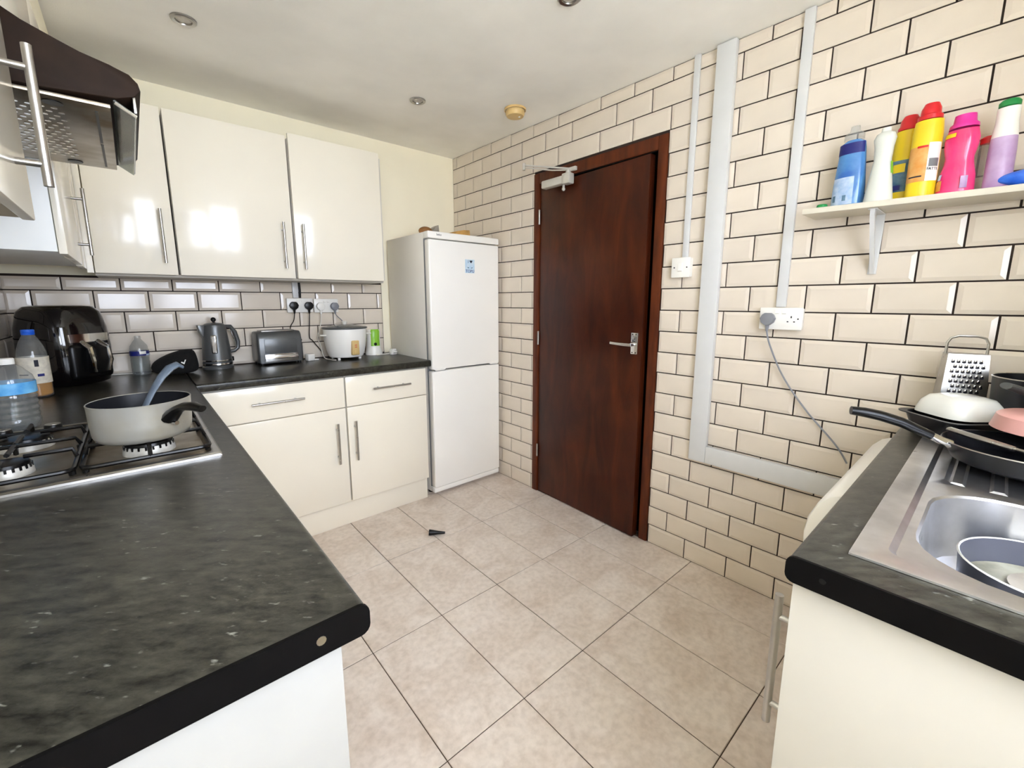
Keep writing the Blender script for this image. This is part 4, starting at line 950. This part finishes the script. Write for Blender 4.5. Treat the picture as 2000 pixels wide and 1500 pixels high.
oval(t, 'bottle_body', 'yellow', [(0, 0), (0.034, 0), (0.035, 0.0056), (0.034, 0.112), (0.032, 0.1848), (0.029, 0.2184), (0, 0.2206)], 1.0, 0.8)
oval(t, 'label', 'teal', [(0.0356, 0.0336), (0.0350, 0.1288)], 1.0, 0.81)
oval(t, 'label_print', 'yellow', [(0.0362, 0.09184), (0.0360, 0.1176)], 1.0, 0.82, a0=R(-130), a1=R(-80))
oval(t, 'label_print', 'navy', [(0.0362, 0.03808), (0.0362, 0.05376)], 1.0, 0.82, a0=R(-150), a1=R(-90))
oval(t, 'cap', 'red', [(0.028, 0.2195), (0.0275, 0.2285), (0.024, 0.233), (0.023, 0.2486), (0.016, 0.2621), (0, 0.2666)], 1, 0.95)
t = bottle('cleaner_bottle', 'taller yellow bottle with red cap and orange front label', -0.110, -0.700, FR+R(10))
oval(t, 'bottle_body', 'yellow', [(0, 0), (0.033, 0), (0.034, 0.006), (0.034, 0.10), (0.034, 0.185), (0.031, 0.218), (0, 0.221)], 1.0, 0.85)
oval(t, 'label', 'orange', [(0.0347, 0.045), (0.0347, 0.145)], 1.0, 0.855, a0=R(-190), a1=R(-82))
oval(t, 'back_label', 'white', [(0.0348, 0.045), (0.0348, 0.152)], 1.0, 0.857, a0=R(-82), a1=R(-25))
oval(t, 'label_print', 'grey', [(0.0352, 0.085), (0.0352, 0.108)], 1.0, 0.86, a0=R(-76), a1=R(-34))
oval(t, 'label_print', 'ink', [(0.0352, 0.058), (0.0352, 0.062)], 1.0, 0.86, a0=R(-150), a1=R(-95))
oval(t, 'label_print', 'red', [(0.0352, 0.140), (0.0352, 0.146)], 1.0, 0.86, a0=R(-125), a1=R(-85))
text('FATTI', 0.011, 'letter_print', 'ink', t, (0.0175, -0.0262, 0.078), (R(90), 0, R(36)), world=False)
oval(t, 'cap', 'red', [(0.028, 0.220), (0.028, 0.232), (0.023, 0.236), (0.022, 0.252), (0.016, 0.266), (0, 0.270)], 1, 0.95)
t = bottle('softener_bottle', 'bright pink bottle with magenta cap, right of the yellow ones', -0.112, -0.775, FR)
oval(t, 'bottle_body', 'pink', [(0, 0), (0.038, 0), (0.040, 0.008), (0.038, 0.05), (0.031, 0.085), (0.030, 0.10), (0.035, 0.13), (0.036, 0.15), (0.031, 0.175), (0, 0.178)], 1.0, 0.60)
oval(t, 'label', 'orange', [(0.0405, 0.012), (0.0398, 0.04)], 1.0, 0.73, a0=R(-178), a1=R(-135))
oval(t, 'label_print', 'bluelabel', [(0.0402, 0.042), (0.0375, 0.058)], 1.0, 0.735, a0=R(-165), a1=R(-142))
oval(t, 'label_print', 'yellow', [(0.0362, 0.155), (0.0345, 0.166)], 1.0, 0.74, a0=R(-170), a1=R(-110))
oval(t, 'label_print', 'lilac', [(0.0408, 0.012), (0.0402, 0.045)], 1.0, 0.735, a0=R(-75), a1=R(-52))
oval(t, 'cap', 'magenta', [(0.031, 0.1785), (0.030, 0.188), (0.024, 0.194), (0.022, 0.214), (0, 0.215)], 1, 0.9)
t = bottle('spray_bottle', 'empty clear bottle with small red top on the shelf', -0.075, -0.826, FR)
oval(t, 'bottle_body', 'pet', [(0, 0.001), (0.026, 0), (0.027, 0.006), (0.026, 0.10), (0.018, 0.125), (0.014, 0.135)], 1.0, 0.8)
oval(t, 'cap', 'red', [(0.017, 0.135), (0.017, 0.150), (0.010, 0.155), (0, 0.156)])
M().tube([(0.01, 0, 0.148), (0.03, 0, 0.150)], 0.003, n=6).done('nozzle', 'red', t)
t = bottle('aerosol_can', 'tall lilac and white bottle with green top, last on the shelf', -0.112, -0.856, FR)
oval(t, 'bottle_body', 'lilac', [(0, 0), (0.027, 0), (0.028, 0.006), (0.027, 0.10), (0.0255, 0.135)], 1.0, 0.85)
oval(t, 'shoulder', 'white', [(0.0256, 0.135), (0.022, 0.175), (0.022, 0.21), (0, 0.212)], 1.0, 0.85)
oval(t, 'cap', 'green', [(0.019, 0.212), (0.021, 0.214), (0.021, 0.224), (0.016, 0.230), (0, 0.231)], 1.0, 0.9)
t = thing('bin_bag_roll', 'crumpled blue plastic bag lying at the far right of the shelf', 'plastic bag', (-0.128, -0.930, shz(-0.930)), FR)
rb = M(); rng = random.Random(5); Ls = []
for k, (xx, s_) in enumerate(((-0.075, 0.25), (-0.06, 0.55), (-0.04, 0.9), (0.0, 1.0), (0.04, 0.95), (0.07, 0.6))):
    Ls.append([(xx, s_*(0.030+rng.uniform(-0.004, 0.004))*math.cos(a), max(0.0, 0.022+s_*(0.024+rng.uniform(-0.005, 0.005))*math.sin(a)-0.000)) for a in [2*PI*i/12 for i in range(12)]])
rb.loops(Ls, True, True)
q = rb.done('film', 'bluefilm', t, smooth=60); sm = q.modifiers.new('smooth', 'SUBSURF'); sm.levels = 1; sm.render_levels = 2
t = thing('bottle_cap', 'loose green cap lying at the left end of the shelf', 'cap', (-0.105, -0.452, shz(-0.452)))
M().lathe([(0, 0), (0.017, 0), (0.0175, 0.003), (0.015, 0.016), (0.012, 0.018), (0, 0.018)], n=20).done('cap_shell', 'green', t)

# ------------------------------------------------------------------ washing-up on the drainer
# box grater
DZ0 = 0.9125
gr = thing('box_grater', 'stainless box grater with wire handle standing by the tiles behind the pans', 'grater', (-0.120, -0.855, WT1+0.0005), R(-74))
m = M(); m.loops([[(sx*0.052, sy*0.04, 0.0) for sx, sy in ((-1, -1), (1, -1), (1, 1), (-1, 1))], [(sx*0.043, sy*0.028, 0.205) for sx, sy in ((-1, -1), (1, -1), (1, 1), (-1, 1))]], close_last=True)
m.done('grater_body', 'steel', gr)
m = M()
for j in range(9):
    zz = 0.07+0.0145*j; yy = -0.04+0.012*zz/0.205
    for i in range(6):
        x = -0.031+0.0115*i+(0.0057 if j % 2 else 0)
        if abs(x) < 0.037: m.sphere((x, yy-0.0005, zz), 0.0048, 0.8, 0.7, 1.0, 8, 5)
m.done('teeth', 'chrome', gr)['kind'] = 'stuff'
m = M()
for j in range(9):
    zz = 0.0655+0.0145*j; yy = -0.04+0.012*zz/0.205
    for i in range(6):
        x = -0.031+0.0115*i+(0.0057 if j % 2 else 0)
        if abs(x) < 0.037: m.sphere((x, yy-0.0008, zz), 0.0046, 1.0, 0.4, 0.7, 8, 4)
m.done('tooth_holes', 'ink', gr)['kind'] = 'stuff'
M().tube([(-0.043, 0, 0.200), (-0.043, 0, 0.235), (-0.036, 0, 0.250), (-0.02, 0, 0.256), (0.02, 0, 0.256), (0.036, 0, 0.250), (0.043, 0, 0.235), (0.043, 0, 0.200)], 0.0035, n=8).done('handle', 'steel', gr)
# roasting tin with an upturned bowl on it
rt = thing('roasting_tin', 'black roasting tin upside in the washing-up heap under the white bowl', 'roasting tin', (-0.295, -0.885, 0.9195), R(-42))
L = [rrect(-0.10, 0.10, -0.068, 0.068, 0.03, 0.0), rrect(-0.113, 0.113, -0.080, 0.080, 0.035, 0.045), rrect(-0.125, 0.125, -0.090, 0.090, 0.035, 0.047), rrect(-0.125, 0.125, -0.090, 0.090, 0.035, 0.0495), rrect(-0.111, 0.111, -0.078, 0.078, 0.035, 0.0485), rrect(-0.098, 0.098, -0.066, 0.066, 0.03, 0.004)]
M().loops(L, True, True).done('tin_body', 'nonstick', rt)
bo = thing('bowl', 'white square bowl turned upside down on the black tin', 'bowl', (-0.300, -0.868, 0.9695), R(-42))
M().loops([rrect(-q, q, -q, q, r_, z_) for q, r_, z_ in ((0.074, 0.04, 0.0), (0.073, 0.04, 0.010), (0.066, 0.036, 0.032), (0.054, 0.032, 0.048), (0.038, 0.025, 0.053))], False, True).done('bowl_shell', 'bowl', bo, smooth=60)
# frying pan
fp = thing('frying_pan', 'black frying pan with long black handle lying on the sink drainer', 'frying pan', (-0.555, -0.990, 0.9200), 0)
M().lathe([(0, 0), (0.105, 0), (0.118, 0.006), (0.135, 0.040), (0.1375, 0.044), (0.1350, 0.0445)], n=48).done('pan_body', 'nonstick', fp)
M().lathe([(0, 0.004), (0.103, 0.004), (0.116, 0.010), (0.1350, 0.0445)], n=48).done('lining', 'nonstick', fp)
M().lathe([(0.1350, 0.0440), (0.1362, 0.0462), (0.1378, 0.0440)], n=48).done('rim', 'steel', fp)
hd_ = Vector((-0.42, 0.91, 0)).normalized()
def hpt(d, z): v = hd_*d; return (v.x, v.y, z)
M().tube([hpt(0.130, 0.038), hpt(0.150, 0.046), hpt(0.166, 0.054)], [0.013, 0.012, 0.012], n=10, flat=0.75).done('ferrule', 'chrome', fp)
M().tube([hpt(0.164, 0.053), hpt(0.185, 0.062), hpt(0.22, 0.078), hpt(0.26, 0.089), hpt(0.29, 0.094), hpt(0.315, 0.096)], [0.0125, 0.0135, 0.0145, 0.015, 0.0145, 0.0125], n=12, flat=0.8).done('handle', 'black', fp)
ut = M().tube([(-0.545, -0.865, 0.978), (-0.585, -0.915, 0.9755), (-0.62, -0.965, 0.973)], [0.0095, 0.0105, 0.0085], n=10, flat=0.55).tube([(-0.618, -0.962, 0.973), (-0.66, -1.03, 0.970), (-0.675, -1.06, 0.9685)], 0.0035, n=8).done('ladle', 'steel')
tag(ut, 'steel kitchen utensil lying across the black frying pan', 'utensil')
# pink pan and dark pot
pp = thing('pink_pan', 'pale pink shallow pan turned over at the right edge of the heap', 'pan', (-0.455, -1.035, 0.9850), 0)
M().lathe([(0.108, 0.0), (0.112, 0.002), (0.104, 0.032), (0.098, 0.036), (0, 0.036)], n=48).done('pan_body', 'pinkpan', pp)
dp = thing('saucepan', 'dark blue-grey saucepan with grey side handle behind the pink pan', 'saucepan', (-0.240, -1.012, 0.9720), 0)
M().lathe([(0, 0), (0.088, 0), (0.094, 0.005), (0.098, 0.103), (0.100, 0.106), (0.0965, 0.107), (0.092, 0.01), (0, 0.008)], n=44).done('pan_body', 'nonstick', dp)
M().lathe([(0.0965, 0.1062), (0.0985, 0.1085), (0.1005, 0.1062)], n=44).done('rim', 'steel', dp)
hv = Vector((-0.90, 0.44, 0)).normalized()
M().tube([tuple(hv*0.094+Vector((0, 0, 0.082))), tuple(hv*0.112+Vector((0, 0, 0.086))), tuple(hv*0.140+Vector((0, 0, 0.094))), tuple(hv*0.165+Vector((0, 0, 0.100)))], [0.015, 0.0135, 0.0125, 0.0115], n=12, flat=0.7).done('handle', 'greymetal', dp)
# pot in the sink bowl
sp2 = thing('saucepan', 'grey saucepan with murky water soaking in the sink bowl', 'saucepan', (-0.955, -1.018, 0.769), 0)
M().lathe([(0, 0.001), (0.09, 0.001), (0.098, 0.006), (0.104, 0.095), (0.1055, 0.098), (0.102, 0.099), (0.097, 0.012), (0, 0.010)], n=44).done('pan_body', 'potgrey', sp2)
M().lathe([(0.102, 0.0985), (0.104, 0.1005), (0.106, 0.0985)], n=44).done('rim', 'bowl', sp2)
M().lathe([(0, 0.058), (0.0985, 0.058)], n=40).done('water', 'dark_water', sp2)
hv = Vector((-0.93, -0.36, 0)).normalized()
M().tube([tuple(hv*0.100+Vector((0, 0, 0.086))), tuple(hv*0.112+Vector((0, 0, 0.096))), tuple(hv*0.130+Vector((0, 0, 0.094)))], [0.017, 0.018, 0.010], n=12, flat=0.8).done('handle', 'potgrey', sp2)
ds = M().lathe([(0, 0.0), (0.05, 0.0), (0.058, 0.006), (0.05, 0.005), (0, 0.004)], (-0.945, -1.030, 0.8275), 32).done('dish', 'greyfilm')
tag(ds, 'small grey dish floating in the saucepan inside the sink', 'dish')

# black bit on the floor
bb = M(); bb.lathe([(0, 0), (0.0155, 0.0), (0.0165, 0.006), (0.010, 0.05), (0.006, 0.088), (0, 0.09)], n=16)
bb.xf(Matrix.Rotation(R(90), 4, 'Y'))
bb.xf(Matrix.Translation((-0.858, 1.018, 0.0166)) @ Matrix.Rotation(R(-31), 4, 'Z') @ Matrix.Rotation(R(6.2), 4, 'Y'))
q = bb.done('nozzle', 'black'); tag(q, 'small black tapered plastic nozzle lying on the floor tiles', 'nozzle')
bpy.context.view_layer.update()

# ------------------------------------------------------------------ groups of repeats
GROUPS = {'wall_cupboard': 'cream wall cupboards', 'base_cupboard': 'cream base cupboards', 'downlight': 'recessed ceiling downlights', 'wall_socket': 'white double sockets',
          'cable_trunking': 'white cable trunking', 'worktop': 'dark speckled worktops', 'end_panel': 'end panels', 'plinth': 'plinth boards', 'plug': 'plugs',
          'water_bottle': 'drink bottles on the worktop', 'juice_bottle': 'drink bottles on the worktop', 'saucepan': 'saucepans'}
for ob in S.objects:
    if ob.parent is None and 'category' in ob:
        k = ob.name.split('.')[0]
        if k in GROUPS: ob['group'] = GROUPS[k]
        elif ob['category'] == 'bottle': ob['group'] = 'cleaning bottles on the wall shelf'
bpy.context.view_layer.update()
